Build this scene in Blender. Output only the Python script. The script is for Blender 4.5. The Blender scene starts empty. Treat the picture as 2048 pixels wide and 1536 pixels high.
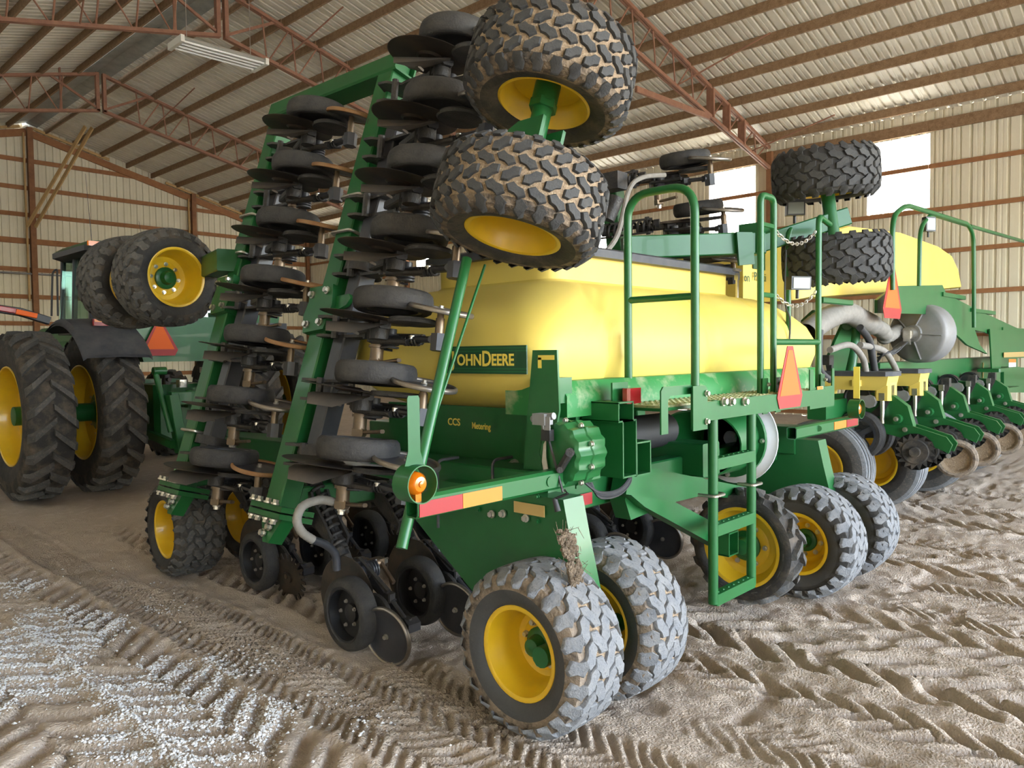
import bpy, math, random
import numpy as np
from mathutils import Vector, Matrix, Quaternion

S = bpy.context.scene
COL = S.collection
rng = random.Random(7)
RX = 8.0                      # x of the ridge
WALL_R, WALL_L, GABLE, FRONT = 18.83, -2.83, 30.0, -9.5

# ---------------------------------------------------------------- camera
CAM_H, FPX = 1.65, 1538.0
_y, _p, _r = math.radians(43.24), math.radians(2.34), math.radians(-0.70)
_f0 = Vector((math.cos(_y), math.sin(_y), 0)); _rt = Vector((math.sin(_y), -math.cos(_y), 0)); _up = Vector((0, 0, 1))
_f = _f0 * math.cos(_p) - _up * math.sin(_p); _u0 = _up * math.cos(_p) + _f0 * math.sin(_p)
CR = _rt * math.cos(_r) + _u0 * math.sin(_r); CU = _u0 * math.cos(_r) - _rt * math.sin(_r); CF = _f
CC = Vector((0, 0, CAM_H))
cam = bpy.data.cameras.new('camera'); cam.sensor_width = 36.0; cam.lens = FPX / 2048 * 36; cam.clip_end = 300
camo = bpy.data.objects.new('camera', cam); COL.objects.link(camo)
camo.matrix_world = Matrix(((CR.x, CU.x, -CF.x, CC.x), (CR.y, CU.y, -CF.y, CC.y), (CR.z, CU.z, -CF.z, CC.z), (0, 0, 0, 1)))
S.camera = camo

def _ray(px, py): return CF + CR * ((px - 1024) / FPX) - CU * ((py - 768) / FPX)
def AX(px, py, x): d = _ray(px, py); return CC + d * ((x - CC.x) / d.x)      # where a sight line meets a plane of the shed
def AY(px, py, y): d = _ray(px, py); return CC + d * ((y - CC.y) / d.y)
def AZ(px, py, z): d = _ray(px, py); return CC + d * ((z - CC.z) / d.z)
def AD(px, py, t): return CC + _ray(px, py) * t

# ---------------------------------------------------------------- light
w = bpy.data.worlds.new('sky'); S.world = w; w.use_nodes = True
wn = w.node_tree.nodes; wl = w.node_tree.links
sky = wn.new('ShaderNodeTexSky'); sky.sky_type = 'NISHITA'; sky.sun_disc = False
sky.sun_elevation = math.radians(48); sky.sun_rotation = math.radians(115); sky.air_density = 1.0; sky.dust_density = 1.5
wn['Background'].inputs['Strength'].default_value = 1.0
hs = wn.new('ShaderNodeHueSaturation'); hs.inputs['Saturation'].default_value = 0.75
wl.new(sky.outputs['Color'], hs.inputs['Color']); wl.new(hs.outputs['Color'], wn['Background'].inputs['Color'])
sun = bpy.data.lights.new('sun', 'SUN'); sun.energy = 5.0; sun.angle = math.radians(0.6); sun.color = (1.0, 0.95, 0.86)
suno = bpy.data.objects.new('sun', sun); COL.objects.link(suno)
suno.rotation_euler = Vector((-0.62, 0.12, -0.78)).to_track_quat('-Z', 'Y').to_euler()
S.view_settings.view_transform = 'Standard'; S.view_settings.look = 'None'
S.view_settings.gamma = 1.0; S.view_settings.use_curve_mapping = False
S.view_settings.exposure = 1.8

# ---------------------------------------------------------------- materials
def mat(name, col, rough=0.5, metal=0.0, noise=None, nscale=8.0, bump=0.0, bscale=60.0, coat=0.0, stretch=None, thresh=None, spec=0.5, noise2=None):
    """procedural surface: a base colour, optional second colour mixed in by noise, optional fine relief"""
    m = bpy.data.materials.new(name); m.use_nodes = True
    n = m.node_tree.nodes; l = m.node_tree.links; b = n['Principled BSDF']
    b.inputs['Base Color'].default_value = (*col, 1); b.inputs['Roughness'].default_value = rough
    b.inputs['Metallic'].default_value = metal; b.inputs['Coat Weight'].default_value = coat; b.inputs['Specular IOR Level'].default_value = spec
    tc = n.new('ShaderNodeTexCoord'); mp = n.new('ShaderNodeMapping'); l.new(tc.outputs['Object'], mp.inputs['Vector'])
    if stretch: mp.inputs['Scale'].default_value = stretch
    if noise:
        t = n.new('ShaderNodeTexNoise'); t.inputs['Scale'].default_value = nscale; t.inputs['Detail'].default_value = 6; t.inputs['Roughness'].default_value = 0.65
        l.new(mp.outputs['Vector'], t.inputs['Vector'])
        r = n.new('ShaderNodeValToRGB'); lo, hi = thresh or (0.35, 0.7)
        r.color_ramp.elements[0].position = lo; r.color_ramp.elements[1].position = hi
        r.color_ramp.elements[0].color = (*col, 1); r.color_ramp.elements[1].color = (*noise, 1)
        l.new(t.outputs['Fac'], r.inputs['Fac']); src = r.outputs['Color']
        if noise2:
            t2 = n.new('ShaderNodeTexNoise'); t2.inputs['Scale'].default_value = nscale * 5.3; t2.inputs['Detail'].default_value = 3
            l.new(mp.outputs['Vector'], t2.inputs['Vector'])
            r2 = n.new('ShaderNodeValToRGB'); r2.color_ramp.elements[0].position = 0.55; r2.color_ramp.elements[1].position = 0.72
            mx = n.new('ShaderNodeMix'); mx.data_type = 'RGBA'
            l.new(t2.outputs['Fac'], r2.inputs['Fac']); l.new(r2.outputs['Color'], mx.inputs['Factor'])
            l.new(src, mx.inputs['A']); mx.inputs['B'].default_value = (*noise2, 1); src = mx.outputs['Result']
        l.new(src, b.inputs['Base Color'])
    if bump:
        t3 = n.new('ShaderNodeTexNoise'); t3.inputs['Scale'].default_value = bscale; t3.inputs['Detail'].default_value = 4
        l.new(mp.outputs['Vector'], t3.inputs['Vector'])
        bp = n.new('ShaderNodeBump'); bp.inputs['Strength'].default_value = bump; bp.inputs['Distance'].default_value = 0.02
        l.new(t3.outputs['Fac'], bp.inputs['Height']); l.new(bp.outputs['Normal'], b.inputs['Normal'])
    return m

M = {}
M['green'] = mat('green_paint', (0.008, 0.098, 0.022), 0.40, noise=(0.011, 0.115, 0.028), nscale=3, coat=0.08, spec=0.45)
M['green_dusty'] = mat('dusty_green_paint', (0.015, 0.18, 0.035), 0.5, noise=(0.36, 0.36, 0.22), nscale=5, thresh=(0.5, 0.72))
M['yellow'] = mat('yellow_rim_paint', (0.74, 0.47, 0.014), 0.38, noise=(0.66, 0.41, 0.02), nscale=6, coat=0.2)
M['tank'] = mat('yellow_tank_plastic', (0.74, 0.57, 0.115), 0.5, noise=(0.71, 0.545, 0.13), nscale=2.0, spec=0.35)
M['rubber'] = mat('black_rubber', (0.022, 0.022, 0.023), 0.75, noise=(0.055, 0.050, 0.045), nscale=9, bump=0.25, bscale=90)
M['rubber_brown'] = mat('muddy_sidewall_rubber', (0.028, 0.026, 0.024), 0.8, noise=(0.13, 0.10, 0.07), nscale=7, thresh=(0.45, 0.75), bump=0.3, bscale=70)
M['lug_grey'] = mat('dust_worn_tread_rubber', (0.155, 0.162, 0.175), 0.85, noise=(0.23, 0.23, 0.23), nscale=14, noise2=(0.115, 0.118, 0.125), bump=0.3, bscale=120)
M['lug_dark'] = mat('dark_tread_rubber', (0.035, 0.036, 0.038), 0.75, noise=(0.06, 0.058, 0.055), nscale=16, bump=0.25, bscale=120)
M['lug_mid'] = mat('weathered_tread_rubber', (0.055, 0.055, 0.055), 0.8, noise=(0.10, 0.092, 0.08), nscale=10, noise2=(0.13, 0.11, 0.09), bump=0.3, bscale=90)
M['mud'] = mat('dried_tan_mud', (0.33, 0.24, 0.155), 0.95, noise=(0.24, 0.17, 0.11), nscale=22, noise2=(0.46, 0.36, 0.24), bump=0.9, bscale=55)
M['mud_side'] = mat('mud_smeared_sidewall', (0.06, 0.05, 0.042), 0.9, noise=(0.24, 0.175, 0.115), nscale=13, thresh=(0.40, 0.60), bump=0.8, bscale=60)
M['mud_dark'] = mat('straw_bound_mud', (0.19, 0.14, 0.095), 0.97, noise=(0.12, 0.085, 0.055), nscale=40, noise2=(0.33, 0.25, 0.16), bump=1.0, bscale=90)
M['side_dust'] = mat('dust_stained_sidewall', (0.085, 0.07, 0.058), 0.9, noise=(0.25, 0.195, 0.145), nscale=16, thresh=(0.32, 0.52), bump=0.5, bscale=70)
M['side_clean'] = mat('plain_sidewall_rubber', (0.050, 0.052, 0.055), 0.7, noise=(0.062, 0.062, 0.062), nscale=14, bump=0.15, bscale=80)
M['iron'] = mat('black_cast_iron', (0.020, 0.021, 0.024), 0.5, metal=0.2, noise=(0.06, 0.052, 0.045), nscale=12, bump=0.25, bscale=80)
M['iron_blue'] = mat('dark_painted_steel', (0.028, 0.030, 0.038), 0.42, metal=0.1, noise=(0.05, 0.05, 0.056), nscale=7)
M['disc'] = mat('dark_disc_steel', (0.040, 0.038, 0.036), 0.45, metal=0.5, noise=(0.10, 0.075, 0.055), nscale=7)
M['boot'] = mat('worn_grey_boot_iron', (0.13, 0.115, 0.10), 0.5, metal=0.45, noise=(0.21, 0.17, 0.13), nscale=9)
M['bronze'] = mat('worn_brown_metal', (0.15, 0.12, 0.095), 0.42, metal=0.75, noise=(0.23, 0.16, 0.10), nscale=12)
M['rim_steel'] = mat('polished_press_wheel_rim', (0.30, 0.28, 0.26), 0.38, metal=0.85, noise=(0.22, 0.18, 0.14), nscale=9)
M['rust'] = mat('rusty_press_wheel_rim', (0.27, 0.13, 0.055), 0.6, metal=0.35, noise=(0.36, 0.22, 0.11), nscale=12)
M['zinc'] = mat('zinc_plated_steel', (0.62, 0.60, 0.56), 0.3, metal=0.9, noise=(0.45, 0.42, 0.36), nscale=20)
M['black'] = mat('black_plastic', (0.016, 0.016, 0.018), 0.45)
M['lid'] = mat('charcoal_lid_plastic', (0.045, 0.048, 0.058), 0.6, noise=(0.08, 0.08, 0.085), nscale=8)
M['hose'] = mat('grey_ribbed_hose', (0.20, 0.185, 0.165), 0.7, noise=(0.27, 0.25, 0.22), nscale=20)
M['hose_black'] = mat('black_hose', (0.03, 0.03, 0.032), 0.6)
M['white_paint'] = mat('white_painted_steel', (0.66, 0.67, 0.70), 0.35, noise=(0.58, 0.58, 0.60), nscale=5)
M['grey_metal'] = mat('galvanised_fan_housing', (0.26, 0.26, 0.265), 0.6, metal=0.3, noise=(0.22, 0.21, 0.20), nscale=6)
M['red'] = mat('red_reflector', (0.29, 0.008, 0.012), 0.4, coat=0.15)
M['orange'] = mat('orange_reflector', (0.70, 0.17, 0.004), 0.45, coat=0.1)
M['smv_orange'] = mat('fluorescent_orange_sheet', (0.74, 0.115, 0.004), 0.65)
M['smv_red'] = mat('red_reflective_border', (0.33, 0.012, 0.010), 0.5)
M['decal_yellow'] = mat('yellow_decal_print', (0.80, 0.62, 0.10), 0.5)
M['decal_green'] = mat('dark_green_decal', (0.006, 0.06, 0.022), 0.5)
M['decal_mid'] = mat('mid_green_decal_stripe', (0.01, 0.11, 0.035), 0.5)
M['lens_white'] = mat('clear_lamp_lens', (0.20, 0.21, 0.18), 0.3, coat=0.2)
M['white'] = mat('white_print', (0.8, 0.8, 0.8), 0.5)
M['gold'] = mat('yellow_chrome_plate', (0.60, 0.42, 0.16), 0.4, metal=0.5)
M['tread_plate'] = mat('dusty_platform_grating', (0.17, 0.22, 0.08), 0.6, noise=(0.42, 0.40, 0.22), nscale=25, thresh=(0.4, 0.6))
M['wood'] = mat('rough_sawn_purlin_wood', (0.31, 0.195, 0.105), 0.85, noise=(0.19, 0.11, 0.052), nscale=7, stretch=(1.5, 1.5, 1.5), noise2=(0.36, 0.24, 0.13), bump=0.3, bscale=30)
M['girt'] = mat('reddish_framing_lumber', (0.36, 0.165, 0.065), 0.8, noise=(0.27, 0.115, 0.045), nscale=5, bump=0.2, bscale=30)
M['post'] = mat('brown_post_lumber', (0.30, 0.14, 0.06), 0.8, noise=(0.2, 0.09, 0.04), nscale=5)
M['stud'] = mat('pale_pine_lumber', (0.55, 0.37, 0.16), 0.8, noise=(0.45, 0.28, 0.11), nscale=5)
M['truss'] = mat('red_oxide_truss_paint', (0.235, 0.105, 0.06), 0.65, noise=(0.31, 0.155, 0.09), nscale=6)
M['siding'] = mat('cream_steel_siding', (0.76, 0.70, 0.53), 0.5, noise=(0.70, 0.64, 0.48), nscale=1.2)
M['roof'] = mat('pale_steel_roofing', (0.72, 0.68, 0.56), 0.5, noise=(0.62, 0.58, 0.47), nscale=2.5)
M['flash'] = mat('galvanised_ridge_flashing', (0.36, 0.38, 0.37), 0.35, metal=0.4, noise=(0.22, 0.25, 0.24), nscale=3)
M['sand'] = mat('dry_tan_dirt', (0.50, 0.415, 0.335), 0.97, noise=(0.42, 0.345, 0.275), nscale=1.6, noise2=(0.54, 0.455, 0.375), bump=0.9, bscale=85, spec=0.05)
M['gravel'] = mat('pale_limestone_chip', (0.72, 0.72, 0.73), 1.0, noise=(0.55, 0.54, 0.53), nscale=30, spec=0.0)
M['outdoor'] = mat('pale_gravel_yard', (0.52, 0.47, 0.40), 0.95, noise=(0.42, 0.38, 0.32), nscale=0.7)
M['lamp_white'] = mat('white_enamel_fixture', (0.74, 0.72, 0.64), 0.4)
M['tube_glass'] = mat('frosted_lamp_tube', (0.80, 0.80, 0.76), 0.25)
def glass(name, col, rough, alpha):
    m = bpy.data.materials.new(name); m.use_nodes = True; n = m.node_tree.nodes; l = m.node_tree.links; n.clear()
    o = n.new('ShaderNodeOutputMaterial'); mx = n.new('ShaderNodeMixShader'); t = n.new('ShaderNodeBsdfTransparent'); g = n.new('ShaderNodeBsdfGlossy')
    g.inputs['Roughness'].default_value = rough; g.inputs['Color'].default_value = (0.8, 0.85, 0.82, 1); t.inputs['Color'].default_value = (*col, 1)
    mx.inputs['Fac'].default_value = alpha; l.new(t.outputs[0], mx.inputs[1]); l.new(g.outputs[0], mx.inputs[2]); l.new(mx.outputs[0], o.inputs['Surface'])
    return m
M['cab_glass'] = glass('cab_glass', (0.50, 0.66, 0.60), 0.05, 0.12)
def translucent(name, col, stain):
    m = bpy.data.materials.new(name); m.use_nodes = True; n = m.node_tree.nodes; l = m.node_tree.links; n.clear()
    o = n.new('ShaderNodeOutputMaterial'); tr = n.new('ShaderNodeBsdfTranslucent'); df = n.new('ShaderNodeBsdfDiffuse'); mx = n.new('ShaderNodeMixShader')
    mx.inputs['Fac'].default_value = 0.15
    tc = n.new('ShaderNodeTexCoord'); mp = n.new('ShaderNodeMapping'); mp.inputs['Scale'].default_value = (5, 5, 0.8)
    t = n.new('ShaderNodeTexNoise'); t.inputs['Scale'].default_value = 2.2; t.inputs['Detail'].default_value = 5
    r = n.new('ShaderNodeValToRGB'); r.color_ramp.elements[0].position = 0.50; r.color_ramp.elements[1].position = 0.75
    r.color_ramp.elements[0].color = (*col, 1); r.color_ramp.elements[1].color = (*stain, 1)
    l.new(tc.outputs['Object'], mp.inputs['Vector']); l.new(mp.outputs['Vector'], t.inputs['Vector']); l.new(t.outputs['Fac'], r.inputs['Fac'])
    l.new(r.outputs['Color'], tr.inputs['Color']); l.new(r.outputs['Color'], df.inputs['Color'])
    l.new(tr.outputs[0], mx.inputs[1]); l.new(df.outputs[0], mx.inputs[2]); l.new(mx.outputs[0], o.inputs['Surface'])
    return m
M['skylight'] = translucent('translucent_fibreglass_sheet', (0.92, 0.90, 0.82), (0.80, 0.66, 0.34))
def lens(name, col):
    m = mat(name, col, 0.18, coat=0.6); b = m.node_tree.nodes['Principled BSDF']
    b.inputs['Transmission Weight'].default_value = 0.25; b.inputs['Subsurface Weight'].default_value = 0.0
    return m
M['amber'] = lens('amber_lamp_lens', (0.80, 0.19, 0.006)); M['red_lens'] = lens('red_lamp_lens', (0.33, 0.010, 0.014))

# ---------------------------------------------------------------- mesh helpers
def V(*a): return Vector(a)
def frame(axis, hint=None):
    a = Vector(axis).normalized(); h = Vector(hint) if hint is not None else (V(0, 0, 1) if abs(a.z) < 0.9 else V(0, 1, 0))
    s = (h - a * h.dot(a)).normalized(); return a, s, a.cross(s)
class MB:
    def __init__(s): s.v = []; s.f = []; s.m = []
    def add(s, vs, fs, mi=0):
        o = len(s.v); s.v.extend([tuple(v) for v in vs]); s.f.extend([tuple(i + o for i in f) for f in fs]); s.m.extend([mi] * len(fs)); return s
    def loft(s, rings, mi=0, closed=True, caps=True):
        n = len(rings[0]); vs = [p for r in rings for p in r]; fs = []
        for i in range(len(rings) - 1):
            for j in range(n if closed else n - 1):
                k = (j + 1) % n; fs.append((i * n + j, i * n + k, (i + 1) * n + k, (i + 1) * n + j))
        if caps: fs.append(tuple(range(n - 1, -1, -1))); fs.append(tuple(range((len(rings) - 1) * n, len(rings) * n)))
        return s.add(vs, fs, mi)
    def prism(s, poly, o, ex, ey, t, mi=0, center=True):
        ex = Vector(ex); ey = Vector(ey); ez = ex.cross(ey).normalized(); o = Vector(o)
        if center: o = o - ez * (t / 2)
        return s.loft([[o + ex * a + ey * b + ez * h for a, b in poly] for h in (0, t)], mi)
    def box(s, c, d, R=None, mi=0, ch=0.0):
        ex, ey, ez = R or (V(1, 0, 0), V(0, 1, 0), V(0, 0, 1)); a, b = d[0] / 2, d[1] / 2; k = min(ch, a * .9, b * .9)
        poly = [(-a, -b), (a, -b), (a, b), (-a, b)] if k <= 0 else [(-a + k, -b), (a - k, -b), (a, -b + k), (a, b - k), (a - k, b), (-a + k, b), (-a, b - k), (-a, -b + k)]
        return s.prism(poly, c, ex, ey, d[2], mi)
    def beam(s, p0, p1, wd, ht, up=None, mi=0, ch=0.008):
        p0, p1 = Vector(p0), Vector(p1); a, u, sd = frame(p1 - p0, up); k = min(ch, wd * .3, ht * .3)
        x, y = wd / 2, ht / 2; poly = [(-x + k, -y), (x - k, -y), (x, -y + k), (x, y - k), (x - k, y), (-x + k, y), (-x, y - k), (-x, -y + k)]
        return s.loft([[p + sd * q + u * h for q, h in poly] for p in (p0, p1)], mi)
    def hbeam(s, p0, p1, wd, ht, t=0.012, up=None, mi=0):   # hollow rectangular section, open ends
        p0, p1 = Vector(p0), Vector(p1); a, u, sd = frame(p1 - p0, up)
        def ring(p, x, y, k): return [p + sd * q + u * h for q, h in [(-x + k, -y), (x - k, -y), (x, -y + k), (x, y - k), (x - k, y), (-x + k, y), (-x, y - k), (-x, -y + k)]]
        o0, o1 = ring(p0, wd / 2, ht / 2, .012), ring(p1, wd / 2, ht / 2, .012); i0, i1 = ring(p0, wd / 2 - t, ht / 2 - t, .006), ring(p1, wd / 2 - t, ht / 2 - t, .006)
        return s.loft([i0, o0, o1, i1, i0], mi, caps=False)
    def cyl(s, p0, p1, r0, r1=None, n=14, mi=0, caps=True):
        p0, p1 = Vector(p0), Vector(p1); a, u, sd = frame(p1 - p0); r1 = r0 if r1 is None else r1
        return s.loft([[p + (u * math.cos(2 * math.pi * i / n) + sd * math.sin(2 * math.pi * i / n)) * r for i in range(n)] for p, r in ((p0, r0), (p1, r1))], mi, caps=caps)
    def lathe(s, prof, o=(0, 0, 0), axis=(1, 0, 0), n=32, mi=0, close=False, mis=None):
        o = Vector(o); a, u, sd = frame(axis); dirs = [u * math.cos(2 * math.pi * i / n) + sd * math.sin(2 * math.pi * i / n) for i in range(n)]
        prof = list(prof) + ([prof[0]] if close else [])
        base = len(s.v); s.v.extend([tuple(o + a * q + d * r) for r, q in prof for d in dirs])
        for i in range(len(prof) - 1):
            for j in range(n):
                k = (j + 1) % n; s.f.append((base + i * n + j, base + i * n + k, base + (i + 1) * n + k, base + (i + 1) * n + j)); s.m.append(mis[i] if mis else mi)
        return s
    def tube(s, path, r, n=8, mi=0, caps=True, rib=None):
        P = [Vector(p) for p in path]; rings = []; u = None
        for i, p in enumerate(P):
            t = (P[min(i + 1, len(P) - 1)] - P[max(i - 1, 0)]).normalized()
            if u is None: _, u, _s = frame(t)
            u = (u - t * u.dot(t)).normalized(); sd = t.cross(u); rr = r * (1 + (rib if (rib and i % 2) else 0))
            rings.append([p + (u * math.cos(2 * math.pi * k / n) + sd * math.sin(2 * math.pi * k / n)) * rr for k in range(n)])
        return s.loft(rings, mi, caps=caps)
    def helix(s, p0, p1, R, r, turns, n=6, mi=0, seg=12):
        p0, p1 = Vector(p0), Vector(p1); a, u, sd = frame(p1 - p0); N = int(turns * seg)
        return s.tube([p0.lerp(p1, i / N) + (u * math.cos(2 * math.pi * i / seg) + sd * math.sin(2 * math.pi * i / seg)) * R for i in range(N + 1)], r, n, mi)
    def ball(s, c, r, mi=0, n=12, sz=(1, 1, 1)):
        c = Vector(c); prof = [(math.sin(math.pi * i / 8) * r, -math.cos(math.pi * i / 8) * r) for i in range(9)]; b = len(s.v)
        s.lathe([(max(q, 1e-4), h) for q, h in prof], (0, 0, 0), (0, 0, 1), n, mi)
        for i in range(b, len(s.v)): x = s.v[i]; s.v[i] = (c.x + x[0] * sz[0], c.y + x[1] * sz[1], c.z + x[2] * sz[2])
        return s
    def mesh(s, name, mats, angle=38):
        me = bpy.data.meshes.new(name); me.from_pydata(s.v, [], s.f)
        for q in (mats if isinstance(mats, (list, tuple)) else [mats]): me.materials.append(M[q])
        me.polygons.foreach_set('material_index', s.m); me.polygons.foreach_set('use_smooth', [True] * len(s.f))
        me.set_sharp_from_angle(angle=math.radians(angle)); me.update(); return me
def arc(path, rad=0.06, n=5):          # rounds the corners of a pipe route
    P = [Vector(p) for p in path]; out = [P[0]]
    for i in range(1, len(P) - 1):
        a = (P[i - 1] - P[i]); b = (P[i + 1] - P[i]); r = min(rad, a.length * .48, b.length * .48); a.normalize(); b.normalize(); p, q = P[i] + a * r, P[i] + b * r
        for k in range(n + 1): t = k / n; out.append(p * (1 - t) ** 2 + P[i] * 2 * t * (1 - t) + q * t * t)
    return out + [P[-1]]
def spline(P, n=6):                    # smooth curve through points, for hoses
    P = [Vector(p) for p in P]; out = []
    for i in range(len(P) - 1):
        a, b, c, d = P[max(i - 1, 0)], P[i], P[i + 1], P[min(i + 2, len(P) - 1)]
        for k in range(n):
            t = k / n; out.append(0.5 * ((2 * b) + (c - a) * t + (2 * a - 5 * b + 4 * c - d) * t * t + (3 * b - a - 3 * c + d) * t ** 3))
    return out + [P[-1]]
WM = {}
def put(name, me, parent=None, mw=None, loc=None):
    """one object; mw / loc are in shed coordinates"""
    o = bpy.data.objects.new(name, me); COL.objects.link(o)
    if mw is None: mw = Matrix.Translation(Vector(loc)) if loc is not None else Matrix.Identity(4)
    WM[o] = mw
    if parent is not None: o.parent = parent; o.matrix_local = WM[parent].inverted() @ mw
    else: o.matrix_world = mw
    return o
def part(name, b, mats, parent, loc=None, mw=None, label=None):
    o = put(name, b.mesh(name, mats), parent, mw, loc)
    if label: o['label'] = label
    return o
def thing(name, label, cat, loc=(0, 0, 0), group=None):
    o = put(name, None, None, None, loc); o['label'] = label; o['category'] = cat
    if group: o['group'] = group
    return o
def tag(o, label, cat=None, group=None, kind=None):
    o['label'] = label
    if cat: o['category'] = cat
    if group: o['group'] = group
    if kind: o['kind'] = kind
    return o
def structure(name, label, me=None):
    o = put(name, me); o['kind'] = 'structure'; o['label'] = label; return o
def basis(o, ex, ey, ez):
    return Matrix(((ex[0], ey[0], ez[0], o[0]), (ex[1], ey[1], ez[1], o[1]), (ex[2], ey[2], ez[2], o[2]), (0, 0, 0, 1)))
# ---------------------------------------------------------------- ground
_nr = np.random.RandomState(11)
def vnoise(x, y, sc, seed):
    g = np.random.RandomState(seed).rand(256, 256); x = x * sc + 91.7; y = y * sc + 57.3
    xi = np.floor(x).astype(int); yi = np.floor(y).astype(int); fx = x - xi; fy = y - yi; fx = fx * fx * (3 - 2 * fx); fy = fy * fy * (3 - 2 * fy)
    a = g[xi % 256, yi % 256]; b = g[(xi + 1) % 256, yi % 256]; c = g[xi % 256, (yi + 1) % 256]; d = g[(xi + 1) % 256, (yi + 1) % 256]
    return (a * (1 - fx) + b * fx) * (1 - fy) + (c * (1 - fx) + d * fx) * fy - 0.5
def sstep(e0, e1, t): t = np.clip((t - e0) / (e1 - e0), 0, 1); return t * t * (3 - 2 * t)
# wheel tracks that run along the shed: centre x, half width, bar pitch, chevron slope, depth, y range
TRACKS = [(-.15, .27, .19, 1.1, .034, -2, 9), (0.42, .29, .19, -1.1, .036, -2, 9), (1.00, .29, .21, 1.0, .040, -2, 9.5), (1.55, .25, .18, -1.1, .034, -2, 9.5), (1.98, .17, .075, 1.0, .020, .6, 9),
          (2.20, .14, .075, -1.0, .018, .6, 6), (2.47, .18, .075, -1.0, .018, -1, 3.4), (3.01, .18, .08, 1.0, .016, -1, 1.95), (2.75, .2, .16, 1.1, .024, 3.4, 8),
          (3.52, .15, .16, -1.3, .034, -2, 3.2), (4.10, .27, .24, 1.2, .046, -2, 3.0), (4.72, .22, .20, -1.1, .038, -2, 2.1), (3.6, .25, .2, 1.1, .026, 3.2, 9),
          (5.20, .18, .085, 1.0, .018, -2, 1.9), (5.72, .18, .085, -1.0, .018, -2, 1.9), (6.40, .25, .22, 1.1, .034, -2, 6),
          (7.05, .16, .10, 1.0, .016, -2, 6), (7.9, .28, .22, -1.1, .034, -2, 6), (8.8, .2, .18, 1.1, .026, -2, 4), (9.8, .25, .22, 1.0, .03, -2, 3)]
def height(x, y):
    wx = x + .05 * vnoise(x, y, 1.7, 1) + .02 * vnoise(x, y, 6, 2); wy = y + .10 * vnoise(x, y, 2.1, 3) + .035 * vnoise(x, y, 7, 4)
    h = .030 * vnoise(x, y, .8, 5) + .022 * vnoise(x, y, 2.6, 6) + .022 * vnoise(x, y, 6, 7) + .013 * vnoise(x, y, 14, 8) + .007 * vnoise(x, y, 34, 9)
    for i, (xc, hw, p, k, dp, y0, y1) in enumerate(TRACKS):
        u = (wx - xc) / hw; m = sstep(1.0, .82, np.abs(u)) * sstep(y0, y0 + .5, y) * sstep(y1, y1 - .5, y); m = m * (.55 + .9 * np.clip(vnoise(x, y, 1.1, 20 + i) + .5, 0, 1))
        ph = wy / p + k * np.abs(u) * hw / p * .9 + np.where(u > 0, .5, 0); tri = np.abs((ph % 1) - .5) * 2
        bar = sstep(.30, .62, tri)
        h = h + 1.25 * m * (dp * (bar - .72)) + dp * .45 * np.exp(-((np.abs(u) - 1.08) / .14) ** 2) * sstep(y0, y0 + .5, y) * sstep(y1, y1 - .5, y)
    # boot and lug dents scattered over the trodden part
    d = vnoise(x, y, 5.5, 60); h = h - .03 * sstep(.22, .42, d) * sstep(2.6, 3.2, x) * sstep(3.6, 3.0, y)
    return h
def floor_h(x, y): return float(height(np.array([x]), np.array([y]))[0])
def axis_pts(segs):
    out = []
    for a, b, s in segs: out += list(np.arange(a, b - 1e-6, s))
    return np.array(out + [segs[-1][1]])
gx = axis_pts([(WALL_L, .1, .25), (.1, 6.6, .0165), (6.6, 9.2, .03), (9.2, 12.5, .07), (12.5, WALL_R, .4)])
gy = axis_pts([(FRONT, -.4, .3), (-.4, 6.0, .0165), (6.0, 9.2, .035), (9.2, 14, .1), (14, GABLE, .6)])
GX, GY = np.meshgrid(gx, gy, indexing='ij'); GZ = height(GX, GY)
nx, ny = len(gx), len(gy); co = np.stack([GX, GY, GZ], -1).reshape(-1, 3)
idx = np.arange(nx * ny).reshape(nx, ny); quads = np.stack([idx[:-1, :-1], idx[1:, :-1], idx[1:, 1:], idx[:-1, 1:]], -1).reshape(-1, 4)
me = bpy.data.meshes.new('floor'); me.vertices.add(len(co)); me.vertices.foreach_set('co', co.ravel().astype(np.float32))
me.loops.add(quads.size); me.polygons.add(len(quads)); me.loops.foreach_set('vertex_index', quads.ravel().astype(np.int32))
me.polygons.foreach_set('loop_start', np.arange(0, quads.size, 4, dtype=np.int32)); me.polygons.foreach_set('loop_total', np.full(len(quads), 4, dtype=np.int32))
me.polygons.foreach_set('use_smooth', np.ones(len(quads), dtype=bool)); me.materials.append(M['sand']); me.update(calc_edges=True); me.validate()
structure('floor', 'tan dirt floor of the shed covered with tyre tracks', me)
b = MB()
for x0, x1, y0, y1 in ((-60, 80, -70, FRONT), (-60, 80, GABLE, 80), (-60, WALL_L, FRONT, GABLE), (WALL_R, 80, FRONT, GABLE)):
    b.add([(x0, y0, -.03), (x1, y0, -.03), (x1, y1, -.03), (x0, y1, -.03)], [(0, 1, 2, 3)])
yard = structure('yard', 'pale gravel yard outside the shed', b.mesh('yard', 'outdoor'))

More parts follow.
